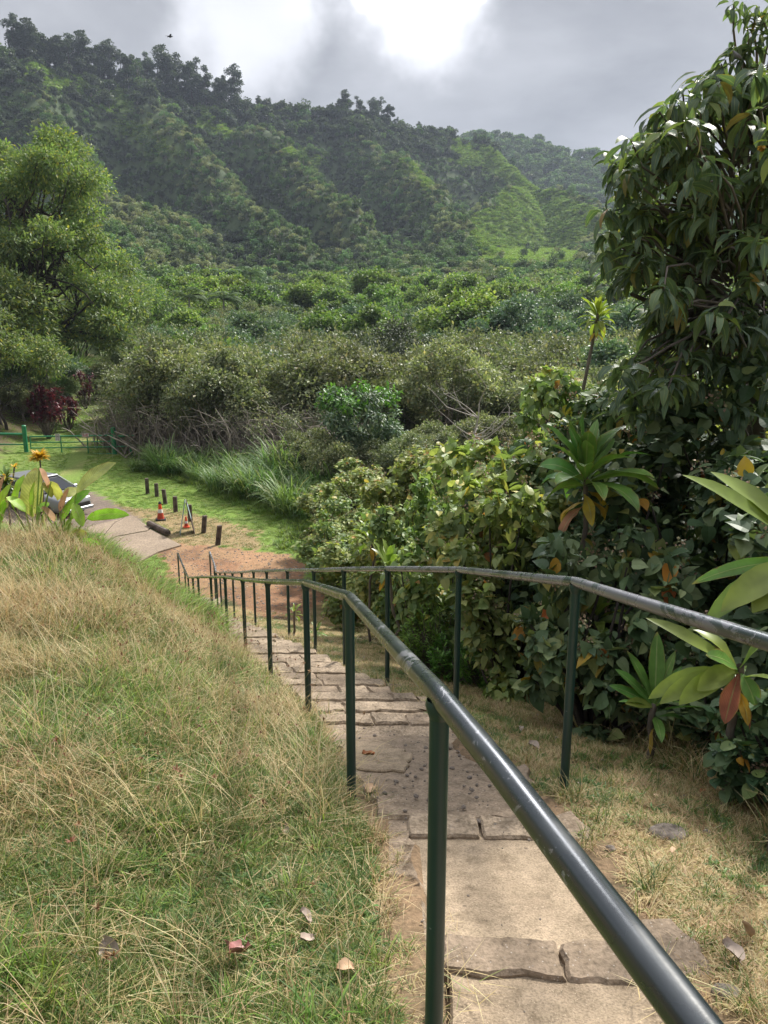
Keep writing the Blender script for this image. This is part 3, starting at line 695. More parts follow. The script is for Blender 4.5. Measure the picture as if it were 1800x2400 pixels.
for (u, nm, lb, sgn, wd) in ((62, 'gate_fence', 'green pipe rail fence on the bank side of the gate', -1, 2.6), (269, 'gate_fence', 'green pipe rail fence between the gate and the bare thicket', 1, 1.25)):
    x, z = gz(u); zb = z
    t = empty(nm, (x, GY, zb), 0, lb, 'fence', 'pipe fences flanking the gate')
    m = MB(); tube(m, [(0, 0, -.2), (0, 0, 1.52)], .13 if sgn > 0 else .12, 18); lathe(m, [(.13 if sgn > 0 else .12, 1.52), (.09, 1.56), (0, 1.575)], sides=18); m.build('gate_post', MT['gate'], t)
    hh = 1.06
    pipe(t, 'top_rail', [(0, 0, hh - .02), (sgn * wd, 0, hh + .02)], .072, s=12)
    pipe(t, 'lower_rail', [(0, 0, .45), (sgn * (wd - .25) * (1 if sgn > 0 else .65), 0, .46)], .04)
    ex = wd - .3 if sgn > 0 else wd * .62
    pipe(t, 'end_post', [(sgn * ex, 0, -.5), (sgn * ex, 0, hh)], .075, s=12)
sgw = plain('white_sign_panel', (.62, .58, .6), .5); sgt = plain('sign_lettering', (.10, .06, .09), .6); sgr = plain('red_sign_lettering', (.45, .05, .10), .6)
def sign(u, v, wd, ht, label, red):
    p = W(u, v, GY - .04); t = empty('gate_sign', (p.x, GY - .036, p.z), 0, label, 'sign', 'signs wired to the gate')
    m = MB(); boxm(m, (0, 0, 0), (wd, .008, ht), 0, 0, 0)
    if red:
        for z in (.055, -.05):
            for k in range(6):
                if k in (2,) and z > 0: continue
                boxm(m, (-wd * .36 + k * wd * .145, -.007, z), (wd * .10, .002, .05), 0, 1)
        boxm(m, (0, -.007, .0), (wd * .7, .002, .015), 0, 1)
    else:
        for r_ in range(6):
            n = [3, 4, 3, 4, 3, 2][r_]
            for k in range(n): boxm(m, (-wd * .3 + k * wd * .8 / n, -.007, ht * (.38 - .15 * r_)), (wd * .62 / n, .002, .028), 0, 1)
    m.build('panel', [sgw, sgr if red else sgt], t)
sign(135, 1025, .28, .40, 'white notice with rows of small dark print, hung on the gate', False)
sign(200, 1020, .40, .20, 'small wide white sign with red print, hung on the gate', True)
# ------------------------------------------------------------------ car
def build_car():
    cz_ = GP(150, 1228); t = empty('parked_car', (-13.7, 29.9, .03), R(-28), 'silver car parked behind the broad-leaved plants at the edge of the car park', 'car')
    silver, tt, out = newmat('silver_car_paint'); p = N(tt, 'ShaderNodeBsdfPrincipled'); p.inputs['Base Color'].default_value = (.22, .23, .245, 1); p.inputs['Metallic'].default_value = .3; p.inputs['Roughness'].default_value = .38; p.inputs['Coat Weight'].default_value = .2; tt.links.new(p.outputs[0], out.inputs[0])
    glass, tt, out = newmat('dark_car_glass'); p = N(tt, 'ShaderNodeBsdfPrincipled'); p.inputs['Base Color'].default_value = (.015, .018, .022, 1); p.inputs['Roughness'].default_value = .06; tt.links.new(p.outputs[0], out.inputs[0])
    # body sections along x: (x, half width at sill, half width at belt, sill z, belt z)
    S = [(-2.15, .62, .70, .42, .80), (-2.05, .78, .80, .30, .92), (-1.5, .84, .85, .24, .98), (-.5, .86, .86, .22, .97), (.7, .86, .86, .22, .95), (1.35, .85, .84, .24, .90), (1.9, .80, .76, .28, .80), (2.15, .66, .60, .36, .68)]
    m = MB(); V = []; K = 12
    for x, ws_, wb, z0, z1 in S:
        ring = [(-ws_ * .9, z0), (-ws_, z0 + .1), (-wb - .02, (z0 + z1) / 2), (-wb, z1 - .08), (-wb * .9, z1), (-wb * .4, z1 + .03), (wb * .4, z1 + .03), (wb * .9, z1), (wb, z1 - .08), (wb + .02, (z0 + z1) / 2), (ws_, z0 + .1), (ws_ * .9, z0)]
        V += [(x, a_, b_) for a_, b_ in ring]
    F = [[i * K + j, (i + 1) * K + j, (i + 1) * K + (j + 1) % K, i * K + (j + 1) % K] for i in range(len(S) - 1) for j in range(K)]
    F += [list(range(K)), [(len(S) - 1) * K + j for j in range(K)][::-1]]
    m.add(V, F); body = m.build('body', silver, t)
    S2 = [(-1.75, .74, .96, .02), (-1.25, .70, 1.40, .0), (-.3, .69, 1.46, 0), (.35, .69, 1.42, 0), (1.15, .76, .95, .0)]
    # glasshouse
    m = MB(); low = [(-1.85, .80), (-1.1, .83), (0, .83), (.6, .82), (1.2, .76)]; up = [(-1.35, .60), (-.95, .62), (-.3, .62), (.1, .62), (.35, .60)]
    V = [(x, -w_, .97) for x, w_ in low] + [(x, -w_, 1.40) for x, w_ in up] + [(x, w_, 1.40) for x, w_ in up] + [(x, w_, .97) for x, w_ in low]
    F = []
    for r_ in range(3): F += [[r_ * 5 + i, r_ * 5 + i + 1, r_ * 5 + 5 + i + 1, r_ * 5 + 5 + i] for i in range(4)]
    F += [[0, 5, 10, 15], [4, 19, 14, 9]]
    m.add(V, F, 0, False); m.build('windows', glass, t)
    m = MB(); slab(m, [(-1.38, -.64), (-.9, -.66), (.1, -.66), (.42, -.63), (.42, .63), (.1, .66), (-.9, .66), (-1.38, .64)], 1.455, .06, .03)
    for s in (-1, 1):
        for x0, x1, xt0, xt1 in ((-.42, -.34, -.36, -.28), (1.16, 1.24, .33, .40), (-1.86, -1.74, -1.38, -1.26)):
            m.add([(x0, s * .85, .96), (x1, s * .85, .96), (xt1, s * .645, 1.41), (xt0, s * .645, 1.41), (x0, s * .82, .96), (x1, s * .82, .96), (xt1, s * .6, 1.41), (xt0, s * .6, 1.41)], [[0, 1, 2, 3], [4, 7, 6, 5], [0, 4, 5, 1], [1, 5, 6, 2], [3, 2, 6, 7], [0, 3, 7, 4]], 0, False)
    m.build('roof', silver, t)
    rubber = plain('tyre_rubber', (.02, .02, .02), .8); lamp = plain('lamp_glass', (.5, .5, .52), .15, .8, nvar=.05)
    for x in (-1.32, 1.32):
        for s in (-1, 1):
            wo_ = MB(); pr = [(.20, -.1), (.30, -.1), (.325, -.07), (.325, .07), (.30, .1), (.20, .1)]
            lathe(wo_, pr, sides=24); wh = wo_.build('wheel', rubber, t, (x, s * .80, .32)); wh.rotation_euler = (R(90), 0, 0)
            rm = MB(); lathe(rm, [(0, -.06), (.08, -.07), (.20, -.05), (.215, .0), (.20, .05), (.08, .07), (0, .06)], sides=10); rm.build('rim', silver, wh)
    for s in (-1, 1):
        m = MB(); boxm(m, (2.02, s * .52, .66), (.2, .26, .14), 0, 0, .03); m.build('headlight', lamp, t)
        m = MB(); boxm(m, (.95, s * .95, .98), (.12, .16, .12), 0, 0, .03); m.build('side_mirror', silver, t)
    m = MB(); boxm(m, (2.11, 0, .48), (.12, 1.15, .16), 0, 0, .02); m.build('grille', blk, t)
    m = MB(); boxm(m, (2.14, 0, .32), (.14, 1.4, .13), 0, 0, .03); m.build('bumper', silver, t)
build_car()
# ------------------------------------------------------------------ fallen leaves and stones that lie singly
dl = {'maroon': plain('maroon_dead_leaf', (.16, .055, .05), .5, .4, nscale=20, nvar=.3, c2=(.3, .13, .12)), 'grey': plain('pale_dead_leaf', (.36, .29, .24), .75, nscale=20, nvar=.25),
      'rust': plain('rust_dead_leaf', (.32, .12, .05), .6, nscale=20, nvar=.3), 'tan': plain('tan_dead_leaf', (.44, .30, .19), .7, nscale=20, nvar=.25)}
def deadleaf(u, v, size, kind, label, lift=.03, rot=None, tl=(.2, .1)):
    p = GP(u, v); z = Hf(p.x, p.y)
    m = MB(); nx_, ny_ = 6, 9; V = []; 
    for j in range(ny_):
        f = j / (ny_ - 1); wv = (math.sin(math.pi * min(1, f * .97 + .03)) ** .6) * .42 * (1 - .25 * f) + .01
        for i in range(nx_):
            s = i / (nx_ - 1) * 2 - 1
            V.append((s * wv * size, (f - .5) * size, size * (.22 * s * s + .12 * math.sin(f * 4 + u) + .03 * math.sin(s * 9 + f * 11) + (.1 * s * f))))
    F = [[j * nx_ + i, j * nx_ + i + 1, (j + 1) * nx_ + i + 1, (j + 1) * nx_ + i] for j in range(ny_ - 1) for i in range(nx_ - 1)]
    m.add(V, F); tube(m, [(0, -.5 * size, .1 * size), (.05 * size, -.75 * size, .16 * size)], .012 * size, 5)
    o = m.build('fallen_leaf', dl[kind], None, (p.x, p.y, z + lift)); o.rotation_euler = (tl[0], tl[1], rot if rot is not None else u * .7)
    tag(o, label, 'leaf', 'fallen leaves on the lawn and path')
deadleaf(557, 2265, .10, 'maroon', 'large maroon curled leaf lying on the green lawn at the bottom', .075, 2.9, (.35, .1))
deadleaf(255, 2225, .075, 'grey', 'pale grey papery leaf in the lawn near the bottom left corner', .035, .6, (.3, -.2))
deadleaf(715, 2180, .05, 'grey', 'small whitish leaf upper of the pair beside the near post', .05, 1.2, (.4, .5))
deadleaf(720, 2225, .05, 'grey', 'dull pale leaf just below the small whitish leaf', .04, 2.2)
deadleaf(668, 1955, .045, 'grey', 'little crumpled pale leaf in the mid lawn', .05, .3, (.6, .2))
deadleaf(810, 2300, .055, 'tan', 'curled tan leaf low beside the base of the near post', .04, 1.9)
deadleaf(862, 1780, .07, 'rust', 'rust brown leaf on the path beside the second post', .03, 1.3, (.2, .4))
deadleaf(868, 1866, .07, 'tan', 'flat tan leaf where the lawn meets the rough path', .03, 2.6)
deadleaf(1710, 2255, .07, 'grey', 'curled pale leaf right of the rounded kerb stone', .04, .5, (.5, .3))
deadleaf(1745, 2210, .06, 'tan', 'pale tan leaf standing upright in the right-hand grass', .05, 2.0, (.9, .3))
deadleaf(1250, 1757, .07, 'grey', 'pale leaf on dry grass near the right rail post', .03, .9)
deadleaf(1022, 1560, .09, 'rust', 'dark curled leaf on the dry strip beyond the handrails', .03, .9)
deadleaf(468, 1720, .06, 'maroon', 'small purplish leaf in the straw-coloured grass', .06, .9)
def stone(u, v, sx, sy, sz, label, sd):
    p = GP(u, v); z = Hf(p.x, p.y); r_ = np.random.default_rng(sd)
    m = MB(); V = []; A, B = 12, 7
    for i in range(B):
        th = math.pi * i / (B - 1)
        for j in range(A):
            ph = 2 * math.pi * j / A; q = 1 + .22 * float(vnoise(3 * math.cos(ph) + sd, 3 * math.sin(ph) + th * 2, sd)) - .1
            V.append((sx * q * math.sin(th) * math.cos(ph), sy * q * math.sin(th) * math.sin(ph), sz * q * math.cos(th)))
    m.add(V, [[i * A + j, (i + 1) * A + j, (i + 1) * A + (j + 1) % A, i * A + (j + 1) % A] for i in range(B - 1) for j in range(A)])
    o = m.build('stone', MT['rock'], None, (p.x, p.y, z + sz * .25)); tag(o, label, 'stone', 'stones set in the dry grass')
stone(1565, 1965, .085, .06, .022, 'broad flat grey stone sunk in the dry grass right of the path', 3)
stone(1430, 1993, .022, .018, .016, 'small pale pebble in the green patch left of the flat stone', 4)
stone(1655, 1960, .02, .016, .015, 'small dark pebble above and right of the flat stone', 5)
stone(1720, 2020, .028, .02, .014, 'grey pebble lower right of the flat stone', 6)
stone(1655, 1898, .024, .018, .013, 'dark pebble in the straw above the flat stone', 8)
stone(1700, 2330, .04, .03, .018, 'lumpy grey stone in the bottom right corner grass', 7)
# ------------------------------------------------------------------ plant builders
PROF = {'ti': ([0, .08, .2, .35, .5, .65, .8, .92, 1], [.16, .14, .45, .82, 1, .98, .75, .4, .03]),
        'paddle': ([0, .05, .14, .3, .5, .7, .88, 1], [.10, .35, .74, .96, 1, .9, .55, .05]),
        'lance': ([0, .15, .4, .65, .85, 1], [.12, .55, 1, .85, .45, .03]),
        'blade': ([0, .3, .6, .85, 1], [.8, 1, .8, .45, .05]),
        'thin': ([0, .35, .7, 1], [1, .9, .6, .1])}
def bendleaves(mb, base, az, el, Ln, wd, bend, prof='ti', fold=.12, roll=None, mat=0, wave=0, rng=None, pw=1.2):
    T, Wp = PROF[prof]; T = np.array(T); Wp = np.array(Wp)
    base = np.atleast_2d(base).astype(float); n = len(base)
    az, el, Ln, wd, bend = [np.broadcast_to(np.asarray(q, float), (n,)) for q in (az, el, Ln, wd, bend)]
    roll = np.zeros(n) if roll is None else np.broadcast_to(roll, (n,))
    h = np.stack([np.cos(az), np.sin(az), np.zeros(n)], 1); side0 = np.stack([-np.sin(az), np.cos(az), np.zeros(n)], 1); up = np.array([0, 0, 1.])
    P = [base]; cur = base.copy(); D = []
    for i in range(len(T)):
        e = el - bend * T[i] ** pw; D.append(h * np.cos(e)[:, None] + up * np.sin(e)[:, None])
        if i < len(T) - 1:
            tm = (T[i] + T[i + 1]) / 2; e2 = el - bend * tm ** pw
            cur = cur + (h * np.cos(e2)[:, None] + up * np.sin(e2)[:, None]) * (Ln * (T[i + 1] - T[i]))[:, None]; P.append(cur.copy())
    P = np.stack(P, 1); D = np.stack(D, 1); nn = np.cross(side0[:, None], D)   # upward-ish normal
    nn = -nn
    s = side0[:, None] * np.cos(roll)[:, None, None] + nn * np.sin(roll)[:, None, None]
    n2 = nn * np.cos(roll)[:, None, None] - side0[:, None] * np.sin(roll)[:, None, None]
    hw = wd[:, None] * Wp[None] * .5
    lift = hw * fold * 2
    if wave and rng is not None: wv1 = wave * hw * np.sin(T[None] * (9 + 5 * rng.random((n, 1))) + rng.random((n, 1)) * 6); wv2 = wave * hw * np.sin(T[None] * (9 + 5 * rng.random((n, 1))) + rng.random((n, 1)) * 6)
    else: wv1 = wv2 = 0
    A = P - s * hw[..., None] + n2 * (lift + wv1)[..., None]; B = P + s * hw[..., None] + n2 * (lift + wv2)[..., None]
    V = np.stack([A, P, B], 2).reshape(n, -1, 3); k = len(T)
    F = []
    for i in range(k - 1):
        a = i * 3; F += [[a, a + 1, a + 4, a + 3], [a + 1, a + 2, a + 5, a + 4]]
    F = np.array(F)[None] + (np.arange(n) * 3 * k)[:, None, None]
    uv = np.zeros((n, k, 3, 3), np.float32); uv[..., 0, 0] = -1; uv[..., 2, 0] = 1; uv[..., 1] = T[None, :, None]
    mb.add(V.reshape(-1, 3), F.reshape(-1, 4), mat, True, uv.reshape(-1, 3))
def crown(mb, rng, C, Rr, n, tpl, Ln, lvar=.35, outw=.6, up=.6, down=.3, shell=.5, flat=.8, mat=0, rnd=.6):
    C = np.array(C, float); Rr = np.array(Rr, float)
    p = Rr ** 2; p = p / p.sum(); k = rng.choice(len(C), n, p=p)
    d = rdir(rng, n); d[:, 2] = np.where(rng.random(n) < .35, np.abs(d[:, 2]), d[:, 2])
    r = Rr[k] * (shell + (1 - shell) * rng.random(n)) * (1 + .25 * rng.normal(size=n) * .5)
    pos = C[k] + d * r[:, None] * np.array([1, 1, flat])
    dd = norm(d * outw + rdir(rng, n) * rnd - np.array([0, 0, down])); nn = norm(d * .5 + np.array([0, 0, up]) + rdir(rng, n) * .55)
    L_ = Ln * (1 + lvar * (rng.random(n) * 2 - 1))
    mb.inst(tpl[0], tpl[1], rotm(dd, nn) * L_[:, None, None], pos, mat, False)
def limb(mb, a, b, r0, r1, rng, bow=.12, segs=4, sides=5, mat=0, sag=0):
    a = np.array(a, float); b = np.array(b, float); l = np.linalg.norm(b - a)
    o1 = rng.normal(size=3) * bow * l; pts = []
    for i in range(segs + 1):
        t = i / segs; q = a + (b - a) * t + o1 * math.sin(math.pi * t) * .5 + rng.normal(size=3) * .02 * l * (0 < i < segs)
        q[2] += sag * l * math.sin(math.pi * t); pts.append(q)
    tube(mb, pts, np.linspace(r0, r1, segs + 1), sides, mat, False); return pts
def clumps(rng, n, cen, rad, cr, low=-.5):
    C = []; Rr = []
    while len(C) < n:
        d = norm(rng.normal(size=3))
        if d[2] < low: continue
        q = .42 + .70 * rng.random() ** .6
        C.append(np.array(cen) + d * np.array(rad) * q); Rr.append(cr * (.45 + .95 * rng.random() ** 1.3))
    return np.array(C), np.array(Rr)
def treeproto(name, label, cat, seed, h, rad, cz, ncl, cr, nleaf, tpl, Ln, leaf, bark, trunk_r=.16, stems=1, limbs=.6, flat=.8, twigs=0, group=None, low=-.5, **kw):
    rng = np.random.default_rng(seed)
    t = empty(name, (0, 0, 0), 0, label, cat, group)
    C, Rr = clumps(rng, ncl, (0, 0, cz), rad, cr, low)
    tb = MB()
    for s in range(stems):
        a = rng.random() * 6.28; off = 0 if stems == 1 else .12 * h * rng.random() ** .5
        b0 = (off * .4 * math.cos(a), off * .4 * math.sin(a), -.3); top = (off * 2 * math.cos(a), off * 2 * math.sin(a), cz * (.9 if stems == 1 else .75))
        P = limb(tb, b0, top, trunk_r / stems ** .5, trunk_r * .45 / stems ** .5, rng, .06, 5, 7)
        for c in C[s::stems]:
            if rng.random() < limbs:
                j = rng.integers(2, 6); st_ = P[j]; limb(tb, st_, c, trunk_r * .3 / stems ** .5, .012 * h / 6, rng, .15, 3, 4)
    for k in range(twigs):
        c = C[rng.integers(len(C))]; a = np.array([c[0] * .3, c[1] * .3, c[2] * .35]); e = c * np.array([1.25, 1.25, 1]) + rng.normal(size=3) * cr * .6
        limb(tb, a, e, .018 * h / 5, .006, rng, .2, 4, 3)
    tb.build('trunk', bark, t)
    cb = MB(); crown(cb, rng, C, Rr, nleaf, tpl, Ln, flat=flat, **kw); cb.build('crown', leaf, t)
    return t
CH = {}
def cache(t):
    def f(o):
        CH[o] = list(o.children)
        for c in CH[o]: f(c)
    bpy.context.view_layer.update(); f(t)
USED = set()
def place(protos, x, y, s=1, rz=0, z=None, label=None, sz=None, rng=None, group=None):
    p = protos[int(rng.integers(len(protos))) if rng is not None else 0]
    if p not in CH: cache(p)
    if p in USED: o = copy_tree(p, None, CH)
    else: o = p; USED.add(p)
    o.location = (x, y, Hf(x, y) if z is None else z); o.rotation_euler = (0, 0, rz); o.scale = (s, s, s * (sz or 1))
    if label: o['label'] = label
    if group: o['group'] = group
    return o
def purge(protos):
    for p in protos:
        if p not in USED:
            for c in list(p.children): bpy.data.objects.remove(c)
            bpy.data.objects.remove(p)
DIA = leaf_dia(.5); DIAW = leaf_dia(.75); OV = leaf_t(.5, .15, .15, 'dia'); HEART = leaf_t(.88, .25, .10, 'heart')
# ------------------------------------------------------------------ valley
TH = [treeproto('thicket_tree', 'grey-green small-leaved tree in the dense thicket across the valley floor', 'tree', 100 + i, 6, (2.7, 2.7, (1.5, 2.0, 1.3, 1.8)[i]), 3.8, 34, .85, 11500, DIA, .22, MT['thicket'], MT['twig'], .14, 3, .8, twigs=26, low=-.7, down=.1, group='grey-green thicket trees') for i in range(4)]
GR = [treeproto('valley_tree', 'green broad-crowned tree in the far part of the valley', 'tree', 200 + i, 8, (3.4, 3.4, 2.3), 5.6, 22, 1.35, 6500, DIAW, .38, MT['green'], MT['bark'], .2, 1, .7, group='green valley trees') for i in range(3)]
BG = [treeproto('valley_tree', 'bluish green rounded tree in the middle of the valley', 'tree', 230 + i, 7, (3.6, 3.6, 2.2), 4.2, 26, 1.2, 8500, DIAW, .30, MT['bluegreen'], MT['bark'], .2, 2, .5, group='bluish green valley trees', down=.1) for i in range(3)]
DK = [treeproto('dark_tree', 'dark dense evergreen tree', 'tree', 260 + i, 8, (2.8, 2.8, 3.0), 4.6, 26, 1.15, 9500, DIA, .26, MT['dark'], MT['darkbark'], .22, 1, .4) for i in range(2)]
rv = np.random.default_rng(11)
def trackx(y): return np.interp(y, [40, 80, 120, 200], [-13.0, -26.5, -39.5, -66])
allp = []
y = 43.0
while y < 178:
    spc = 3.1 if y < 75 else 4.6 if y < 115 else 6.4
    x = trackx(y) + (2.6 if y > 50 else 1.6)
    while x < min(.40 * y + 6, 75):
        px, py = x + rv.normal() * spc * .3, y + rv.normal() * spc * .35
        ph = 1 + .25 * (vnoise(px * .09, py * .09, 4) - .5) * 2
        nz = float(vnoise(px * .05 + 3, py * .05, 14)); un = 900 + 1800 * px / py * .97
        if 800 < un < 1010 and 52 < py < 66: x += spc; continue
        if py < 78: pr = TH if rv.random() < .86 or py < 50 else BG; s = (.66 + .36 * rv.random()) * ph
        elif py < 118: pr = BG if (nz > .48 and un > 560) else (GR if rv.random() < .35 else TH); s = (.6 + .5 * rv.random()) * ph
        else: pr = GR if rv.random() < .62 else (TH if rv.random() < .5 else BG); s = (.6 + .55 * rv.random()) * ph
        allp.append((pr, px, py, s, float(rv.random() * 6.28)))
        x += spc * (1 + .3 * rv.normal() * .4)
    y += spc * .86
for pr, px, py, s, r_ in allp: place(pr, px, py, s, r_, rng=rv)
for (u, Y, s, lb) in ((905, 58, .98, 'large dark evergreen tree rising behind the bright green tree'), (960, 61, .9, 'dark tree to the right in the evergreen clump of the valley thicket'), (870, 63, .8, 'dark tree at the back left of the evergreen clump in the thicket'), (1000, 55, .62, 'low dark tree at the right foot of the evergreen clump'),
                     (600, 176, 1.0, 'dark tree at the left end of the distant dark row'), (680, 180, 1.1, 'dark tree in the middle of the distant dark row'), (1240, 150, 1.0, 'dark tree beyond the yellow-topped dracaena'), (1140, 185, 1.1, 'dark tree below the bright grassy spur'), (1200, 188, .9, 'dark tree right of centre below the grassy spur'), (1060, 190, 1.0, 'dark tree left of the foot of the grassy spur')):
    p = W(u, 1000, Y); place(DK, p.x, Y, s, rv.random() * 6, label=lb, rng=rv)
# bare tangled shrubs and their dead sticks at the foot of the thicket
def bareshrub(seed):
    r_ = np.random.default_rng(seed); t = empty('bare_shrub', (0, 0, 0), 0, 'leafless grey-brown tangle of arching branches at the foot of the thicket', 'shrub', 'bare tangled shrubs below the thicket')
    m = MB()
    for k in range(52):
        a = r_.random() * 6.28; b0 = r_.normal(size=3) * np.array([.7, .7, 0]); l = 1.2 + 2.0 * r_.random(); e = b0 + np.array([math.cos(a) * l * .8, math.sin(a) * l * .8, .5 + 2.6 * r_.random() ** .8])
        P = limb(m, b0, e, .028 + .03 * r_.random(), .009, r_, .3, 5, 4, 0, .15)
        for q in range(3):
            s0 = P[r_.integers(2, 6)]; limb(m, s0, s0 + r_.normal(size=3) * .6, .009, .003, r_, .2, 3, 3)
    m.build('branches', MT['twig'], t); m = MB()
    C, Rr = clumps(r_, 14, (0, 0, 2.3), (1.8, 1.8, .9), .5); crown(m, r_, C, Rr, 700, DIA, .12, down=.2); m.build('leaves', MT['thicket'], t); return t
BS = [bareshrub(s) for s in (1, 2, 3)]
for i in range(17):
    u = 285 + i * 31 + rv.normal() * 10; Y = np.interp(u, [285, 420, 560, 700, 850, 1150], [45, 42, 40.5, 38, 36, 33]) + rv.random() * 2.0; x = W(u, 1000, Y).x
    place(BS, x, Y, .8 + .4 * rv.random(), rv.random() * 6.28, rng=rv)
for i in range(13):
    u = 700 + i * 40 + rv.normal() * 12; Y = 31 + 6 * rv.random(); x = W(u, 1000, Y).x
    place(TH, x, Y, .42 + .16 * rv.random(), rv.random() * 6.28, rng=rv, label='low grey-green bush between the bright-topped tree and the yellowish shrubs', group='low grey-green bushes around the bright-topped tree')
# tall grass clumps along the lawn edge
def caneclump(seed, n=190, hh=1.5, r=.55, name='tall_grass_clump', wd=.035):
    r_ = np.random.default_rng(seed); m = MB(); a = r_.random(n) * 6.28; q = r * r_.random(n) ** .5
    base = np.stack([np.cos(a) * q, np.sin(a) * q, r_.random(n) * .35 * hh], 1)
    bendleaves(m, base, a + r_.normal(size=n) * .9, 1.5 - .5 * r_.random(n), hh * (.5 + .6 * r_.random(n)), wd * (.7 + .6 * r_.random(n)), .6 + 1.5 * r_.random(n), 'blade', .1)
    return m
def clumpobj(seed, label, group, **kw):
    o = caneclump(seed, **kw).build('tall_grass_clump', MT['cane']); return tag(o, label, 'tall grass', group)
TG = [clumpobj(s, 'arching green tall-grass clump along the far edge of the lawn', 'tall grass clumps along the lawn') for s in (1, 2, 3)]
TE = [(300, 1112), (345, 1118), (395, 1128), (445, 1143), (495, 1160), (545, 1176), (595, 1190), (640, 1205), (685, 1225), (715, 1245)]
for i in range(72):
    q = i / 72 * 8.99; j = int(q); f = q - j; u = TE[j][0] * (1 - f) + TE[j + 1][0] * f; v = TE[j][1] * (1 - f) + TE[j + 1][1] * f - 4
    p = GP(u, v); bk_ = .9 + (i % 3) * 1.2; place(TG, p.x + rv.normal() * .25 + bk_ * .35, p.y + bk_ + rv.normal() * .4, (.42 + .65 * rv.random() ** 1.2) * (1.15 if 40 < i < 66 else 1), rv.random() * 6.28, rng=rv)
for (u, Y, s) in ((655, 35, 1.45), (690, 34, 1.5), (672, 36, 1.6), (640, 36, 1.2)):
    place(TG, W(u, 1000, Y).x, Y, s, rv.random() * 6, rng=rv, label='tallest upright green grass clump standing behind the lawn edge', group='tallest grass clumps behind the lawn edge')
CG = [clumpobj(s, 'tall pale-green cane grass crowding the bank left of the grassy track', 'cane grass on the left bank', n=260, hh=2.7, r=1.1, wd=.09) for s in (11, 12)]
for i in range(34):
    Y = 58 + 34 * rv.random(); xx = np.interp(Y, [55, 95], [-23.8, -35]) - 1.0 - rv.random() * 7; place(CG, xx, Y, .9 + .6 * rv.random(), rv.random() * 6.28, rng=rv, z=Hf(xx, Y) - .1)
# bright green tree, bare white tree, palms
def singletree(x, y, z=None, rz=0, s=1, **kw):
    t = treeproto(**kw); place([t], x, y, s, rz, z); return t
p = W(850, 1000, 33.5)
t = singletree(p.x, 33.5, name='bright_tree', label='small bright-green topped tree standing alone in front of the dark thicket', cat='tree', seed=51, h=5, rad=(1.75, 1.75, 1.7), cz=2.9, ncl=44, cr=.42, nleaf=6500, tpl=leaf_t(.42, .3, .12, 'dia'), Ln=.2, leaf=MT['bluegreen'], bark=MT['darkbark'], trunk_r=.12, stems=5, limbs=.9, low=-.9)
m = MB(); r_ = np.random.default_rng(8); C, Rr = clumps(r_, 14, (-.1, 0, 3.9), (1.35, 1.35, .95), .42, .0); crown(m, r_, C, Rr, 800, leaf_t(.45, .3, .12, 'dia'), .24, down=.3); o = m.build('new_leaves', MT['lime'], t); o['label'] = 'bright lime-green young leaves on top'
def deadtree(x, y, h, label, seed, mat='palebark'):
    r_ = np.random.default_rng(seed); t = empty('bare_tree', (x, y, Hf(x, y)), 0, label, 'tree'); m = MB(); tp = np.array([.15, 0, h])
    P = limb(m, (0, 0, -.2), tp, .085, .02, r_, .04, 8, 6); m.build('trunk', MT[mat], t); m = MB()
    for k in range(18):
        s0 = P[r_.integers(3, 9)]; a = r_.random() * 6.28; l = (.9 + 1.5 * r_.random()); e = s0 + np.array([math.cos(a) * l, math.sin(a) * l, .25 + l * .45])
        Q = limb(m, s0, e, .022, .006, r_, .15, 4, 4)
        for q in range(4): s1_ = Q[r_.integers(1, 5)]; limb(m, s1_, s1_ + r_.normal(size=3) * .35 + np.array([0, 0, .2]), .008, .003, r_, .1, 2, 3)
    m.build('branches', MT[mat], t)
p = W(1112, 1000, 27); deadtree(p.x, 27, 4.6, 'bare whitish tree with forked branches in front of the dark thicket', 61)
def palm(seed, h):
    r_ = np.random.default_rng(seed); t = empty('palm_tree', (0, 0, 0), 0, 'palm', 'palm tree', 'palms in the valley'); m = MB(); limb(m, (0, 0, -.3), (.3, 0, h), .22, .15, r_, .03, 6, 8); m.build('trunk', MT['palebark'], t)
    m = MB(); n = 18; az = r_.random(n) * 6.28; el = .2 + .9 * r_.random(n)
    for a, e in zip(az, el):
        Ls = np.linspace(0, 3.4, 26); ee = e - 1.5 * (Ls / 3.4) ** 1.3; X_ = np.cumsum(np.cos(ee) * 3.4 / 26); Zs = np.cumsum(np.sin(ee) * 3.4 / 26)
        B = np.stack([X_ * math.cos(a) + .3, X_ * math.sin(a), Zs + h], 1); k = 26
        for s in (-1, 1): bendleaves(m, B, a + s * 1.1, ee * .5 - .1, .95 * np.sin(np.linspace(.25, 3, k)) + .1, .10, .8, 'lance', .05)
        tube(m, B[::3], .03, 4, 0, False)
    m.build('fronds', MT['palm'], t); return t
PM = [palm(3, 6.5), palm(4, 7.5)]
for i, (u, v, Y, lb) in enumerate(((525, 640, 165, 'left of the two farther palms among the yellowish trees'), (585, 650, 160, 'right of the two farther palms among the yellowish trees'), (527, 695, 118, 'nearer palm standing right of the pale feathery one'), (447, 705, 112, 'palm at the left, level with the nearer one, above the thicket'))):
    p = W(u, v, Y); gz_ = Hf(p.x, Y); s = max(.7, (p.z - gz_) / 8.2); place([PM[i % 2]], p.x, Y, min(s, 1.15), i * 1.3, z=p.z - min(s, 1.15) * 7.0, label='palm tree, ' + lb)
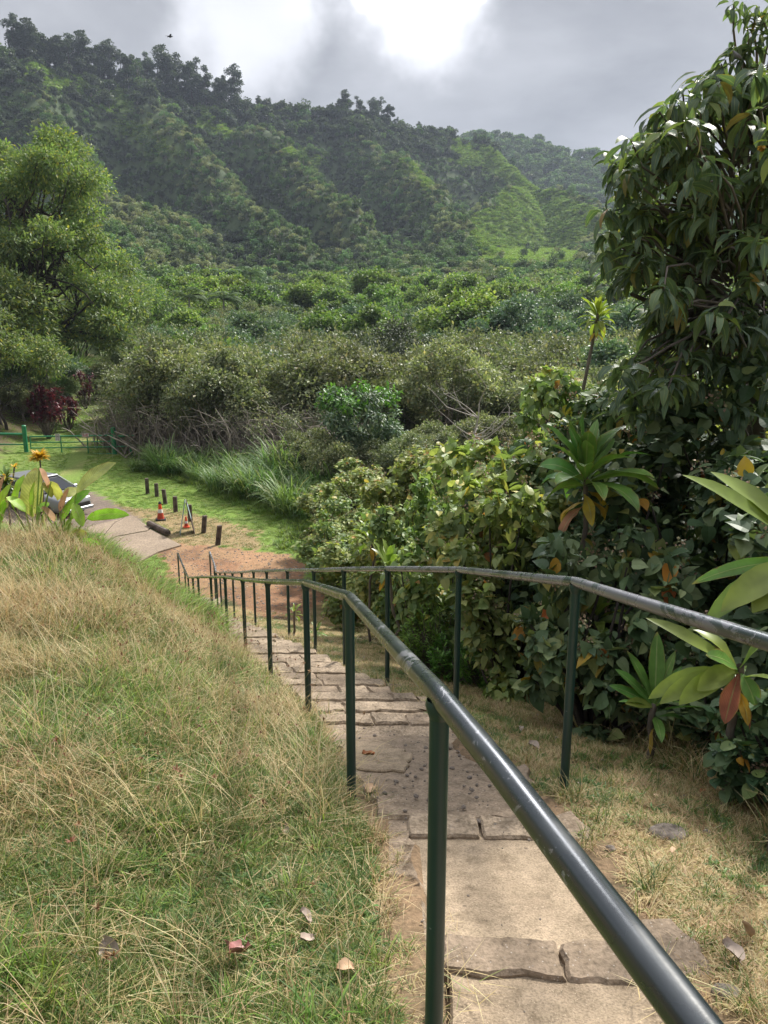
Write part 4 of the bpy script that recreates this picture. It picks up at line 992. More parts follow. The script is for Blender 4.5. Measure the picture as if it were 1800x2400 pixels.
# ------------------------------------------------------------------ left side
p = W(118, 900, 62); tx = p.x
t = empty('big_tree', (tx, 62, Hf(tx, 62) - .3), 0, 'tall feathery green tree with dark spreading limbs on the left bank', 'tree')
r_ = np.random.default_rng(77); tb = MB(); hgt = 24.0
P = limb(tb, (0, 0, 0), (-2.0, 0, 17), .36, .16, r_, .04, 9, 9)
CC = []; CR = []
zb = Hf(tx, 62)
def addc(u, v, Y, r): q = W(u, v, Y); CC.append((q.x - tx, Y - 62, q.z - zb)); CR.append(r)
for k in range(104):
    v = 300 + 500 * r_.random() ** .85; wR = np.interp(v, [290, 340, 420, 500, 560, 620, 700, 770], [90, 195, 235, 250, 250, 315, 330, 300])
    u = -150 + (wR - 20 + 150) * r_.random() ** .62; addc(u, v, 62 + r_.normal() * 3.2, 1.5 * (.7 + .6 * r_.random()))
for i, c in enumerate(CC):
    j = r_.integers(3, 10); limb(tb, P[j], c, .13, .03, r_, .13, 5, 5)
for (u, v, u1, v1) in ((150, 770, 235, 640), (150, 770, 210, 700), (160, 765, 290, 790), (60, 640, 130, 560), (150, 770, 190, 620)):
    a = W(u, v, 61); b = W(u1, v1, 61); limb(tb, (a.x - tx, -1, a.z - zb), (b.x - tx, -1, b.z - zb), .16, .05, r_, .1, 6, 6)
tb.build('trunk', MT['darkbark'], t)
m = MB(); crown(m, r_, CC, CR, 60000, leaf_dia(.42), .30, flat=.62, shell=.35, down=.25); m.build('crown', MT['feather'], t)
FE = [treeproto('feathery_tree', 'feathery yellow-green tree', 'tree', 300 + i, 7, (2.8, 2.8, 2.3), 4.6, 22, 1.2, 9000, leaf_dia(.4), .24, MT['feather'], MT['darkbark'], .16, 2, .7) for i in range(2)]
for (u, Y, s, lb) in ((-30, 56, 1.5, 'feathery tree at the left edge behind the yellow-green bush'), (40, 76, 1.5, 'feathery tree under the limbs of the tall left tree'), (262, 92, 1.7, 'feathery tree at the end of the cane grass by the track'), (325, 104, 1.6, 'feathery tree right of the tall left tree beyond the track'), (205, 84, 1.5, 'low feathery tree between the cane grass and the big trunk'), (18, 50, 1.0, 'yellow-green feathery bush above the left fence'), (150, 100, 1.6, 'feathery tree far behind the red-leaved shrubs'), (290, 130, 1.3, 'farthest feathery tree above the track')):
    x = W(u, 1000, Y).x; place(FE, x, Y, s, rv.random() * 6, label=lb, rng=rv)
for (u, Y, s, lb) in ((10, 66, 1.0, 'greyish tree with bare twigs at the left edge'), (30, 60, .75, 'greyish shrubby tree low at the left edge')):
    x = W(u, 1000, Y).x; place(TH, x, Y, s, 1.0, label=lb, group='', rng=rv)
for i in range(16):
    u = -20 + 250 * rv.random(); Y = 53 + 14 * rv.random() + (8 if u > 150 else 0); x = min(W(u, 1000, Y).x, float(np.interp(Y, [45, 80, 120], [-21.5, -31.5, -44])))
    place(TH if i % 3 else BG, x, Y, .32 + .2 * rv.random(), rv.random() * 6.28, rng=rv, label='low leafy bush on the bank behind the gate', group='low bushes on the bank behind the gate')
# red-leaved shrubs
def redshrub(seed, h, n=34, mat='redleaf'):
    r_ = np.random.default_rng(seed); t = empty('red_shrub', (0, 0, 0), 0, '', 'shrub'); m = MB(); lf = MB()
    for k in range(n):
        a = r_.random() * 6.28; hh = h * (.35 + .62 * r_.random()); q = (.1 + .42 * r_.random()) * h * .62
        e = (math.cos(a) * q, math.sin(a) * q, hh); limb(m, (e[0] * .1, e[1] * .1, 0), e, .03, .012, r_, .12, 4, 4)
        nl = 26; bendleaves(lf, np.tile(e, (nl, 1)) + np.array([0, 0, 1.0]) * (r_.random((nl, 1)) - .6) * .45, r_.random(nl) * 6.28, .1 + 1.2 * r_.random(nl), .42 * (.7 + .5 * r_.random(nl)), .10, .6 + .6 * r_.random(nl), 'lance', .1)
    m.build('stems', MT['bark'], t); lf.build('leaves', MT[mat], t); return t
for (u, Y, h, lb, sd) in ((112, 50, 3.3, 'tallest dark crimson-leaved shrub behind the gate', 1), (160, 54, 2.2, 'small crimson shrub at the right foot of the tallest one', 2), (205, 66, 3.0, 'mixed crimson and green shrub further along the track', 3), (232, 72, 3.0, 'farthest crimson shrub beside the track', 4)):
    x = W(u, 1000, Y).x; r0 = redshrub(sd, h, 46 if sd == 1 else 24); place([r0], x, Y, 1, sd, label=lb, group='red-leaved shrubs by the track')
p = W(266, 960, 60); r0 = redshrub(9, 1.1, 8); place([r0], p.x + .6, 58, 1, 0, label='little crimson shrub peeping from the thicket edge at the track', group='red-leaved shrubs by the track')
# ------------------------------------------------------------------ plants on the crest of the left bank
def paddle(mb, A, B, wd, bend=.5, roll=0, fold=.08, rng=None, prof='paddle'):
    A = np.array(A); B = np.array(B); d = B - A; l = np.linalg.norm(d); az = math.atan2(d[1], d[0]); e = math.asin(max(-1, min(1, d[2] / l)))
    vz = abs(d[2]) / l; roll = abs(roll) * (1 - vz * vz) * (1 if d[0] > 0 else -1)
    bendleaves(mb, A[None], az, e + bend * .45, l * (1 + bend * bend * .04), wd, bend, prof, fold, np.array([roll]), wave=.10, rng=rng, pw=1.0)
BY = 8.9
pg = MT['paddle'] = leafmat('broad_paddle_leaf', [(0, (.10, .24, .02)), (.5, (.17, .32, .035)), (1, (.24, .38, .05))], .4, .42, .15, patch=5, veins='pin', edge=(.34, .2, .07))
py_ = MT['paddley'] = leafmat('yellowing_paddle_leaf', [(0, (.46, .42, .11)), (.5, (.5, .52, .18)), (1, (.56, .58, .25))], .35, .5, .1, patch=7, veins='pin', edge=(.34, .2, .07))
pl_ = leafmat('light_paddle_leaf', [(0, (.46, .48, .13)), (1, (.52, .52, .18))], .25, .45, .1, patch=6, veins='pin', edge=(.34, .2, .07))
pb_ = MT['paddleb'] = leafmat('withered_paddle_leaf', [(0, (.2, .1, .05)), (.5, (.33, .19, .10)), (1, (.42, .27, .14))], .2, .75, .2, patch=6)
def paddleplant(bu, bv, leaves, label):
    b = W(bu, bv, BY); z0 = Hf(b.x, b.y); t = empty('broad_leaved_plant', (b.x, b.y, z0), 0, label, 'plant', 'broad-leaved plants on the bank crest'); o_ = np.array([b.x, b.y, z0]); r_ = np.random.default_rng(abs(int(bu)))
    for (u0, v0, u1, v1, wpx, mat, bend, roll, dy0, dy1) in leaves:
        A = np.array(W(u0, v0, BY + dy0)) - o_; B = np.array(W(u1, v1, BY + dy1)) - o_
        B = A + (B - A) * 1.12; m = MB(); k = 1.3 * BY / 1800; paddle(m, A, B, wpx * k, bend, roll, .10, r_); lf = m.build('leaf', {'g': pg, 'y': py_, 'b': pb_, 'l': pl_}[mat], t)
        if mat == 'b': lf['label'] = 'withered brown leaf'
        if mat == 'y': lf['label'] = 'pale yellowing leaf'
        m = MB(); tube(m, [(A * .15) + np.array([0, 0, 0]), A * .6 + np.array([0, 0, .02]), A], [.014, .011, .007], 6); m.build('stalk', pg, t)
    m = MB(); n = 26; a = r_.random(n) * 6.28
    bendleaves(m, np.stack([np.cos(a) * .05, np.sin(a) * .05, r_.random(n) * .12], 1), a, .9 * r_.random(n), .16 + .22 * r_.random(n), .05, 1.2 + r_.random(n), 'lance', .2, r_.normal(size=n), wave=.3, rng=r_); m.build('dead_sheaths', pb_, t)
paddleplant(150, 1262, [(180, 1155, 260, 1090, 27, 'l', .55, 1.25, 0, .12), (204, 1216, 292, 1206, 22, 'g', .5, -1.2, 0, -.1), (145, 1222, 190, 1158, 26, 'g', .5, 1.0, 0, .1), (148, 1248, 180, 1208, 24, 'g', .6, 1.2, -.05, -.12), (175, 1182, 206, 1152, 18, 'g', .7, 1.1, 0, .1), (172, 1180, 192, 1228, 20, 'g', .3, 1.2, -.1, -.2), (150, 1162, 180, 1150, 20, 'y', .6, 1.0, .1, .2),
                        (140, 1200, 158, 1150, 14, 'b', .3, 1.0, 0, .1), (128, 1222, 102, 1190, 16, 'b', .5, 1.0, 0, 0), (168, 1278, 228, 1274, 18, 'g', .5, -1.1, -.1, -.2), (162, 1256, 200, 1250, 16, 'y', .5, 1.1, 0, -.1), (108, 1205, 104, 1230, 12, 'y', .3, 1.2, 0, 0), (170, 1270, 158, 1292, 14, 'g', .3, 1.0, -.1, -.1)], 'broad-leaved plant with one long pale leaf pointing up right on the bank crest')
paddleplant(76, 1226, [(76, 1212, 82, 1108, 48, 'y', .35, 1.45, .1, .3), (76, 1214, 80, 1135, 22, 'g', .2, 1.3, -.1, -.1), (32, 1192, 54, 1120, 24, 'g', .45, 1.1, 0, .1), (60, 1200, 20, 1168, 24, 'g', .6, -1.1, -.05, -.1), (100, 1130, 120, 1162, 26, 'y', .5, 1.2, .1, .1), (92, 1096, 112, 1140, 18, 'b', .4, 1.1, .1, .1), (120, 1128, 134, 1168, 34, 'y', .4, 1.3, .05, .1), (88, 1200, 112, 1180, 16, 'g', .6, 1.0, 0, .1)],
            'broad-leaved plant with a wide yellowing oval leaf, between the long-leaved one and the left edge')
paddleplant(-6, 1222, [(-4, 1205, 22, 1140, 24, 'g', .5, 1.2, 0, .1), (-4, 1200, 12, 1172, 26, 'y', .5, 1.2, 0, .1), (0, 1230, 10, 1175, 24, 'g', .4, 1.2, 0, -.1), (-10, 1190, 8, 1120, 14, 'b', .4, 1.2, 0, .1)], 'broad-leaved plant cut by the left edge of the picture')
def rosette_tops(name, label, cat, u, v, Y, n, Ln, wd, mats, seed, stem=True, el=(-.3, 1.4), spread=.04):
    p = W(u, v, Y); z0 = Hf(p.x, Y); t = empty(name, (p.x, Y, z0), 0, label, cat); r_ = np.random.default_rng(seed); hh = p.z - z0
    m = MB(); limb(m, (0, 0, -.05), (0, 0, hh), .014, .010, r_, .03, 5, 6); m.build('stem', MT['bark'], t)
    for mt, k in mats:
        m = MB(); a = r_.random(k) * 6.28; bendleaves(m, np.stack([np.cos(a) * .01, np.sin(a) * .01, hh - r_.random(k) * spread], 1), a, el[0] + (el[1] - el[0]) * r_.random(k), Ln * (.6 + .5 * r_.random(k)), wd, .5 + .7 * r_.random(k), 'lance', .12); m.build('leaves', mt, t)
    return t
cyel = leafmat('golden_croton_leaf', [(0, (.62, .36, .02)), (.5, (.75, .50, .03)), (1, (.8, .62, .10))], .35, .4, .1)
cdark = leafmat('bronze_croton_leaf', [(0, (.05, .09, .02)), (.5, (.10, .15, .03)), (.8, (.25, .22, .04)), (1, (.4, .18, .03))], .3, .4, .1)
rosette_tops('golden_croton', 'slender croton crowned with a flat golden-yellow tuft in front of the gate', 'plant', 92, 1068, 10.2, 60, .15, .03, [(cyel, 150)], 3, el=(.1, 1.2), spread=.05)
rosette_tops('bronze_croton', 'bushy bronze and green croton at the left edge above the broad leaves', 'plant', 12, 1112, 9.6, 60, .17, .035, [(cdark, 170)], 4, el=(-.5, 1.3), spread=.32)
rosette_tops('small_croton', 'thin yellow-flowering stem between the golden and bronze crotons', 'plant', 34, 1092, 9.9, 60, .08, .018, [(cyel, 16)], 5, el=(.0, 1.4), spread=.03)
dt = GP(228, 1285); t0 = empty('dead_twig', (dt.x, dt.y, Hf(dt.x, dt.y)), 0, 'bare forked dark twig sticking up beside the lowest paddle leaf', 'twig'); m = MB(); r_ = np.random.default_rng(2)
Yq = dt.y; o_ = np.array(t0.location)
a = np.array(W(215, 1290, Yq)) - o_; b = np.array(W(262, 1232, Yq)) - o_; c = np.array(W(292, 1212, Yq)) - o_; d_ = np.array(W(268, 1246, Yq)) - o_
P = limb(m, a, b, .009, .006, r_, .06, 4, 5); limb(m, b, c, .006, .003, r_, .06, 3, 4); limb(m, P[2], d_, .005, .002, r_, .1, 3, 4); limb(m, P[1], np.array(W(245, 1240, Yq)) - o_, .005, .002, r_, .1, 3, 4); m.build('branch', MT['darkbark'], t0)
# ------------------------------------------------------------------ shrubs right of the steps
def haushrub(seed, r, h, n, leafL, mats, name='heart_leaved_shrub', nseed=60):
    r_ = np.random.default_rng(seed); t = empty(name, (0, 0, 0), 0, '', 'shrub', None)
    C, Rr = clumps(r_, 64, (0, 0, h * .5), (r, r, h * .5), .25 * r, -1.1)
    m = MB()
    for k, c in enumerate(C[:34]): limb(m, (c[0] * .15, c[1] * .15, -.1), c, .025, .006, r_, .14, 4, 5)
    m.build('branches', MT['darkbark'], t)
    m = MB(); crown(m, r_, C, Rr, n, HEART, leafL, lvar=.65, outw=.6, up=.7, down=.28, shell=.4, flat=.8, rnd=1.0); m.build('leaves', mats, t)
    m = MB(); d = norm(r_.normal(size=(nseed, 3)) + np.array([0, 0, .5])); k = r_.integers(len(C), size=nseed); pc = C[k] + d * Rr[k][:, None] * 1.08
    q = 16; pos = (pc[:, None] + r_.normal(size=(nseed, q, 3)) * .028).reshape(-1, 3); N_ = len(pos)
    m.inst(*leaf_dia(.8), rotm(rdir(r_, N_), rdir(r_, N_)) * (.016 + .016 * r_.random(N_))[:, None, None], pos, 0, False)
    for c, cc in zip(pc, C[k]): limb(m, cc * .2 + c * .8, c, .003, .002, r_, .05, 2, 3)
    o = m.build('seed_heads', MT['seed'], t); o['kind'] = 'stuff'; return t
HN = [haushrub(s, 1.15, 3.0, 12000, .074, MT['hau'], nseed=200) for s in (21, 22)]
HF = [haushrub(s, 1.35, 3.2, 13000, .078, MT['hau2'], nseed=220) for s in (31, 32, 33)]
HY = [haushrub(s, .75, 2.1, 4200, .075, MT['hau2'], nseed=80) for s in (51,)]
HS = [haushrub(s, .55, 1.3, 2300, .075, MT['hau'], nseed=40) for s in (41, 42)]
rs = np.random.default_rng(4)
near = [(2.0, 3.35, .30, .7, 'low heart-leaved shrub hiding the stems of the right-hand strap-leaved plants'), (1.95, 2.75, .25, .5, 'lowest heart-leaved shrub at the right edge beside the dry grass'), (2.15, 4.2, .34, .8, 'low heart-leaved shrub beside the fan of strap leaves'), (1.50, 5.0, .42, 1.6, 'small heart-leaved shrub at the foot of the largest strap-leaved plant'), (2.55, 3.95, .45, 1.25, 'small heart-leaved shrub under the pale drooping strap leaves'), (2.55, 2.9, .45, 1.0, 'low heart-leaved shrub in the right corner by the grass'), (3.3, 2.9, 1.0, 2.3, 'nearest heart-leaved shrub at the right edge behind the rail'), (3.15, 4.5, 1.0, 2.9, 'dark heart-leaved shrub behind the big-leaved plants at the right edge'), (2.75, 6.2, 1.0, 3.0, 'heart-leaved shrub under the drooping tree'), (4.3, 6.4, 1.1, 3.5, 'heart-leaved shrub at the foot of the drooping tree trunk'),
        (2.05, 7.4, .9, 2.8, 'heart-leaved shrub around the largest strap-leaved plant'), (2.15, 8.0, .9, 3.25, 'tall heart-leaved shrub just left of the drooping tree'), (4.9, 4.0, 1.1, 3.2, 'heart-leaved shrub deep at the right edge'), (5.3, 8.5, 1.4, 4.0, 'heart-leaved shrub behind the drooping tree')]
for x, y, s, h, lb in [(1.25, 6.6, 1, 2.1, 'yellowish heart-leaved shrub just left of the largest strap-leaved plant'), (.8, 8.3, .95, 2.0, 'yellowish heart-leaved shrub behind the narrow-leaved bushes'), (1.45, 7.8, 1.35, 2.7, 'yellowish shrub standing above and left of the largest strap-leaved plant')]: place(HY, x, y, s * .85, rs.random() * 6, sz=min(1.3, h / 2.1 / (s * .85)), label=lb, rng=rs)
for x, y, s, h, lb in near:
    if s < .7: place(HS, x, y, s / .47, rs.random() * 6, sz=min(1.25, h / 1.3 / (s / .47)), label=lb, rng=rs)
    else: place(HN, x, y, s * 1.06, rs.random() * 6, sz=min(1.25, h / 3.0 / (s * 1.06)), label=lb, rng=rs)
farl = [(1.05, 10.6, .72, 3.0, 'yellowing shrub rising above the small strap-leaved plant'), (3.6, 9.6, 1.1, 4.3, 'tall yellowish shrub whose top meets the drooping branches'), (.85, 13.0, .85, 3.2, 'yellowish shrub with orange leaves above the rail'), (3.0, 12.6, 1.15, 4.7, 'highest yellowish shrub left of the drooping tree'), (.2, 16.0, .92, 2.9, 'yellowish shrub near the middle of the rail'),
        (2.4, 16, 1.2, 4.0, 'broad yellowish shrub in front of the bare white tree'), (-.55, 19.2, .95, 2.7, 'yellowish shrub beside the mound of red earth'), (1.7, 20, 1.25, 3.3, 'pale leafy shrub below the bare white tree'), (-.95, 23.5, 1.0, 2.7, 'yellowish shrub at the corner of the bright lawn'), (1.2, 24.5, 1.3, 3.0, 'pale shrub right of the bright green tree'),
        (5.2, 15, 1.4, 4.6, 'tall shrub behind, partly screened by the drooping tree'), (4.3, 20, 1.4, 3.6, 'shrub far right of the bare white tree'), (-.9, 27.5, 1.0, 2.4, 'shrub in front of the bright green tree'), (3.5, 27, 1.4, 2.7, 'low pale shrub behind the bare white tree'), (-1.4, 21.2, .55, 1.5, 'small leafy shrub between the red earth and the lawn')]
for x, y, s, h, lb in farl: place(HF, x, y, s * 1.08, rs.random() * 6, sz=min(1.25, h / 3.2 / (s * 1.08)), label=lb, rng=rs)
# low bright narrow-leaved bush behind the rail
def narrowbush(seed, r, h, n):
    r_ = np.random.default_rng(seed); t = empty('narrow_leaved_bush', (0, 0, 0), 0, '', 'shrub'); m = MB(); lf = MB()
    for k in range(n):
        a = r_.random() * 6.28; q = r * r_.random() ** .5; e = np.array([math.cos(a) * q, math.sin(a) * q, h * (.25 + .75 * r_.random()) * (1 - .35 * (q / r) ** 2)])
        limb(m, e * .25 * np.array([1, 1, 0]), e, .008, .004, r_, .1, 3, 4); nl = 16
        bendleaves(lf, np.tile(e, (nl, 1)) - np.array([0, 0, 1]) * r_.random((nl, 1)) * .12, r_.random(nl) * 6.28, .2 + r_.random(nl), .055 + .03 * r_.random(nl), .018, .6, 'lance', .15)
    m.build('stems', MT['bark'], t); lf.build('leaves', MT['lime'], t); return t
for (u, v, Y, r, h, n, lb) in ((1020, 1480, 7.9, .38, .85, 150, 'bright narrow-leaved bush just right of the fourth rail post'), (1150, 1500, 7.2, .36, .7, 120, 'bright narrow-leaved bush low behind the rail between two posts'), (1075, 1500, 7.5, .3, .6, 90, 'small bright bush between the two narrow-leaved bushes')):
    p = W(u, v, Y); o = narrowbush(int(u), r, h, n); place([o], p.x, Y, 1, 0, label=lb, group='bright narrow-leaved bushes')
# ---- strap-leaved (ti) plants
tig = leafmat('strap_leaf_green', [(0, (.05, .13, .03)), (.5, (.085, .18, .04)), (1, (.13, .24, .05))], .3, .35, .15, patch=6, veins='par')
tiy = leafmat('strap_leaf_light', [(0, (.075, .13, .025)), (.5, (.12, .175, .035)), (1, (.19, .22, .05))], .35, .35, .15, patch=6)
tid = leafmat('strap_leaf_yellow', [(0, (.55, .32, .03)), (.6, (.6, .40, .05)), (1, (.4, .2, .05))], .3, .45, .1, patch=8, veins='par')
tib = leafmat('strap_leaf_dead', [(0, (.22, .07, .045)), (1, (.30, .12, .08))], .15, .6, .1, patch=8, veins='par')
def tiplant(u, v, Y, Ln, wd, n, label, seed, mat=None, el=(-.2, 1.45), bend=(.5, 1.5), fallen=3, dead=1, hand=(), azr=None, stemv=None):
    p = W(u, v, Y); z0 = Hf(p.x, Y); r_ = np.random.default_rng(seed); t = empty('strap_leaved_plant', (p.x, Y, z0), 0, label, 'plant', 'strap-leaved plants among the shrubs')
    hh = max(p.z - z0, .06); m = MB(); limb(m, (0, 0, -.05), (0, 0, hh), .022, .018, r_, .04, 5, 7); m.build('stem', MT['bark'], t)
    for k in range(n):
        f = (k + .5) / n; a = k * 2.399 + r_.normal() * .25 if azr is None else azr[0] + (azr[1] - azr[0]) * r_.random(); e = el[1] + (el[0] - el[1]) * f + r_.normal() * .1
        m = MB(); bendleaves(m, [(0, 0, hh - .10 * f)], a, e, Ln * (.75 + .35 * r_.random()) * (1 - .15 * (f < .2)), wd * (.8 + .35 * r_.random()), bend[0] + (bend[1] - bend[0]) * f + r_.normal() * .15, 'ti', .16, r_.normal(size=1) * .25, wave=.16, rng=r_, pw=1.6); m.build('leaf', mat or tig, t)
    for k in range(fallen + dead):
        mt = tid if k < fallen else tib; m = MB(); a = -1.6 + r_.normal() * 1.0; bendleaves(m, [(0, 0, hh - .12 - .03 * k)], a, -.4, Ln * (.45 + .2 * r_.random()), wd * .7, .9, 'ti', .2, r_.normal(size=1) * .5, wave=.25, rng=r_); lf = m.build('leaf', mt, t); lf['label'] = 'yellow drooping leaf' if k < fallen else 'dead brown leaf'
    for (u1, v1, dy, wpx, mt, bd, rl) in hand:
        A = np.array([0, 0, hh - .03]); B = np.array(W(u1, v1, Y + dy)) - np.array([p.x, Y, z0]); B = A + (B - A) * 1.06; m = MB(); paddle(m, A, B, 1.12 * wpx * Y / 1800, bd, rl, .12, r_, 'ti'); m.build('leaf', mt, t)
    return t
tiplant(1372, 1110, 5.45, .50, .125, 28, 'largest strap-leaved plant with upright dark green leaves and yellow ones below, amid the shrubs', 1, fallen=4, dead=1, el=(.15, 1.52), bend=(.15, 1.5))
tiplant(1398, 1440, 5.15, .29, .08, 13, 'small light-green strap-leaved plant directly below the largest one', 2, tiy, fallen=1, dead=0)
tiplant(912, 1328, 9.3, .42, .085, 20, 'bright strap-leaved plant just above the rail near the middle', 3, tiy, el=(.1, 1.5), bend=(.5, 1.5), fallen=1, dead=0)
tiplant(868, 1262, 11.5, .45, .10, 15, 'pale yellow-green strap-leaved plant behind the bright one', 4, tiy, fallen=2, dead=0)
tiplant(1535, 1648, 4.15, .30, .055, 9, 'strap-leaved plant low at the foot of the shrubs, fanning left over the dry grass', 5, tig, el=(.0, 1.3), bend=(.3, .9), fallen=2, dead=0, hand=((1435, 1608, 0, 28, tig, .35, .9), (1448, 1572, .05, 30, tig, .35, .9), (1475, 1532, .1, 30, tig, .35, .9), (1540, 1490, .15, 38, tig, .25, 1.2), (1470, 1648, -.1, 26, tiy, .5, .8), (1580, 1532, .1, 24, tig, .3, 1.1)))
tiplant(1735, 1560, 3.3, .30, .07, 4, 'strap-leaved plant with a hand of pale broad leaves drooping left under the rail', 6, tiy, el=(.2, 1.2), fallen=1, dead=1, hand=((1530, 1628, 0, 46, tiy, .7, .9), (1555, 1640, -.05, 44, tiy, .7, .9), (1598, 1642, -.1, 48, tiy, .8, 1.0), (1640, 1612, -.1, 48, tiy, .9, .9), (1770, 1650, -.1, 40, tig, .6, -.8), (1528, 1452, .1, 34, tiy, .35, .8), (1660, 1535, -.1, 40, tig, .5, 1.0), (1700, 1690, -.05, 44, tib, .3, 1.0)))
tiplant(1905, 1300, 2.75, .34, .09, 5, 'big light-green strap-leaved plant at the right edge above the rail', 7, tiy, el=(.3, 1.2), fallen=0, dead=0, hand=((1622, 1118, 0, 46, tiy, .45, .9), (1685, 1112, .1, 60, tiy, .55, .9), (1770, 1425, -.1, 66, tiy, .6, .7), (1700, 1420, -.12, 62, tiy, .7, .8), (1660, 1450, -.05, 52, tiy, .8, .8), (1635, 1360, .1, 34, tig, .6, .9)))
tiplant(690, 1432, 12.3, .22, .04, 12, 'tiny light-green strap-leaved plant on the dry bank beyond the rails', 8, tiy, fallen=0, dead=0)
tiplant(740, 1478, 10.4, .2, .04, 10, 'tiny strap-leaved seedling nearer the steps on the dry bank', 9, tiy, fallen=0, dead=0)
tiplant(1402, 735, 8.2, .26, .055, 30, 'yellow-green dracaena on a thin stem rising above the shrubs against the valley', 10, MT['yellowgreen'], fallen=4, dead=0, el=(-.2, 1.5))
# ---- drooping big-leaved tree on the right
def bigtree():
    X0, Y0 = 3.45, 6.8; z0 = Hf(X0, Y0); r_ = np.random.default_rng(12)
    t = empty('drooping_tree', (X0, Y0, z0), 0, 'dark tree with whorls of long drooping leaves filling the right side against the sky', 'tree')
    tb = MB(); tips = []
    def L_(u, v, Y): q = W(u, v, Y); return np.array([q.x - X0, q.y - Y0, q.z - z0])
    tk = [np.array([0.25, .2, -.3]), np.array([.15, .15, 1.2]), L_(1755, 640, 6.9), L_(1762, 520, 6.9), L_(1770, 400, 6.9), L_(1800, 230, 6.8), L_(1830, 60, 6.8)]
    tube(tb, tk, [.10, .085, .07, .058, .045, .03, .02], 9, 0, False)
    for (pts, r0) in (([L_(1755, 640, 6.9), L_(1640, 560, 6.7), L_(1530, 480, 6.5)], .04), ([L_(1760, 700, 6.9), L_(1600, 740, 6.6), L_(1480, 690, 6.4)], .04), ([L_(1758, 600, 6.9), L_(1700, 560, 6.8), L_(1620, 380, 6.6)], .035), ([L_(1770, 900, 6.8), L_(1660, 960, 6.5), L_(1500, 900, 6.3)], .035)):
        tube(tb, pts, [r0, r0 * .7, r0 * .4], 7, 0, False)
    # branch tips: the outline leans from low left to high right
    lim_v = [60, 110, 150, 230, 290, 340, 400, 470, 560, 640, 700, 800, 900, 980]
    lim_u = [1790, 1740, 1690, 1560, 1545, 1470, 1440, 1435, 1425, 1425, 1500, 1510, 1400, 1420]
    for k in range(430):
        v = 130 + 840 * r_.random() ** .85
        ul = np.interp(v, lim_v, lim_u) + 18; u = ul + (1880 - ul) * r_.random() ** 1.1
        if v > 760 and r_.random() < .3: continue
        Y = 6.5 + r_.normal() * .55
        if v < np.interp(u, [1400, 1540, 1690, 1800, 1900], [420, 262, 175, 150, 150]): continue
        tips.append(L_(u, v, Y))
    for (u, v) in ((1545, 262), (1600, 215), (1560, 300), (1480, 330), (1500, 365), (1440, 380), (1450, 430), (1425, 500), (1430, 545), (1420, 600), (1440, 655), (1480, 400), (1520, 420), (1590, 270), (1640, 190), (1690, 150), (1740, 130), (1500, 560), (1560, 620)): tips.append(L_(u, v, 6.25 + r_.normal() * .15))
    for (u, v) in ((1720, 12), (1745, 35), (1775, 18), (1790, 50), (1765, 80), (1805, 85), (1760, 118), (1810, 20), (1725, 112)): tips.append(L_(u, v, 6.2))
    ntop = 9; tips = np.array(tips); tkp = np.array(tk)
    for e in tips:
        j = np.argmin(np.linalg.norm(tkp[1:6] - e - np.array([0, 0, -.5]), axis=1)) + 1
        limb(tb, tkp[j] * .65 + e * .35 + np.array([0, 0, -.12]), e, .014, .006, r_, .16, 4, 5)
    tb.build('trunk', MT['bark'], t)
    m = MB(); n = 11; N_ = len(tips) * n
    base = np.repeat(tips, n, 0) + r_.normal(size=(N_, 3)) * .03; az = r_.random(N_) * 6.28; small = np.ones(N_); small[-ntop * n:] = .62
    bendleaves(m, base, az, .45 - 1.35 * r_.random(N_), (.155 + .09 * r_.random(N_)) * small, (.05 + .022 * r_.random(N_)) * small, .7 + 1.0 * r_.random(N_), 'lance', .12, r_.normal(size=N_) * .35, wave=.08, rng=r_)
    m.build('crown', MT['bigleaf'], t)
    m = MB(); bendleaves(m, np.array([L_(1795, 345, 5.2), L_(1800, 370, 5.2), L_(1800, 330, 5.2)]), np.array([3.4, 4.0, 2.6]), np.array([-1.0, -1.1, .2]), np.array([.09, .17, .09]), np.array([.04, .05, .04]), np.array([.4, .3, .8]), 'lance', .15)
    o = m.build('pale_leaves', MT['yellowgreen'], t); o['label'] = 'pale yellow-green leaves hanging at the edge'
    m = MB(); c = L_(1785, 342, 5.2); nb = 30; bendleaves(m, np.tile(c, (nb, 1)), r_.random(nb) * 6.28, -1.3 + 1.2 * r_.random(nb), .035, .016, .6, 'lance', .2); o = m.build('flower', tid, t); o['label'] = 'small orange flower'
bigtree()
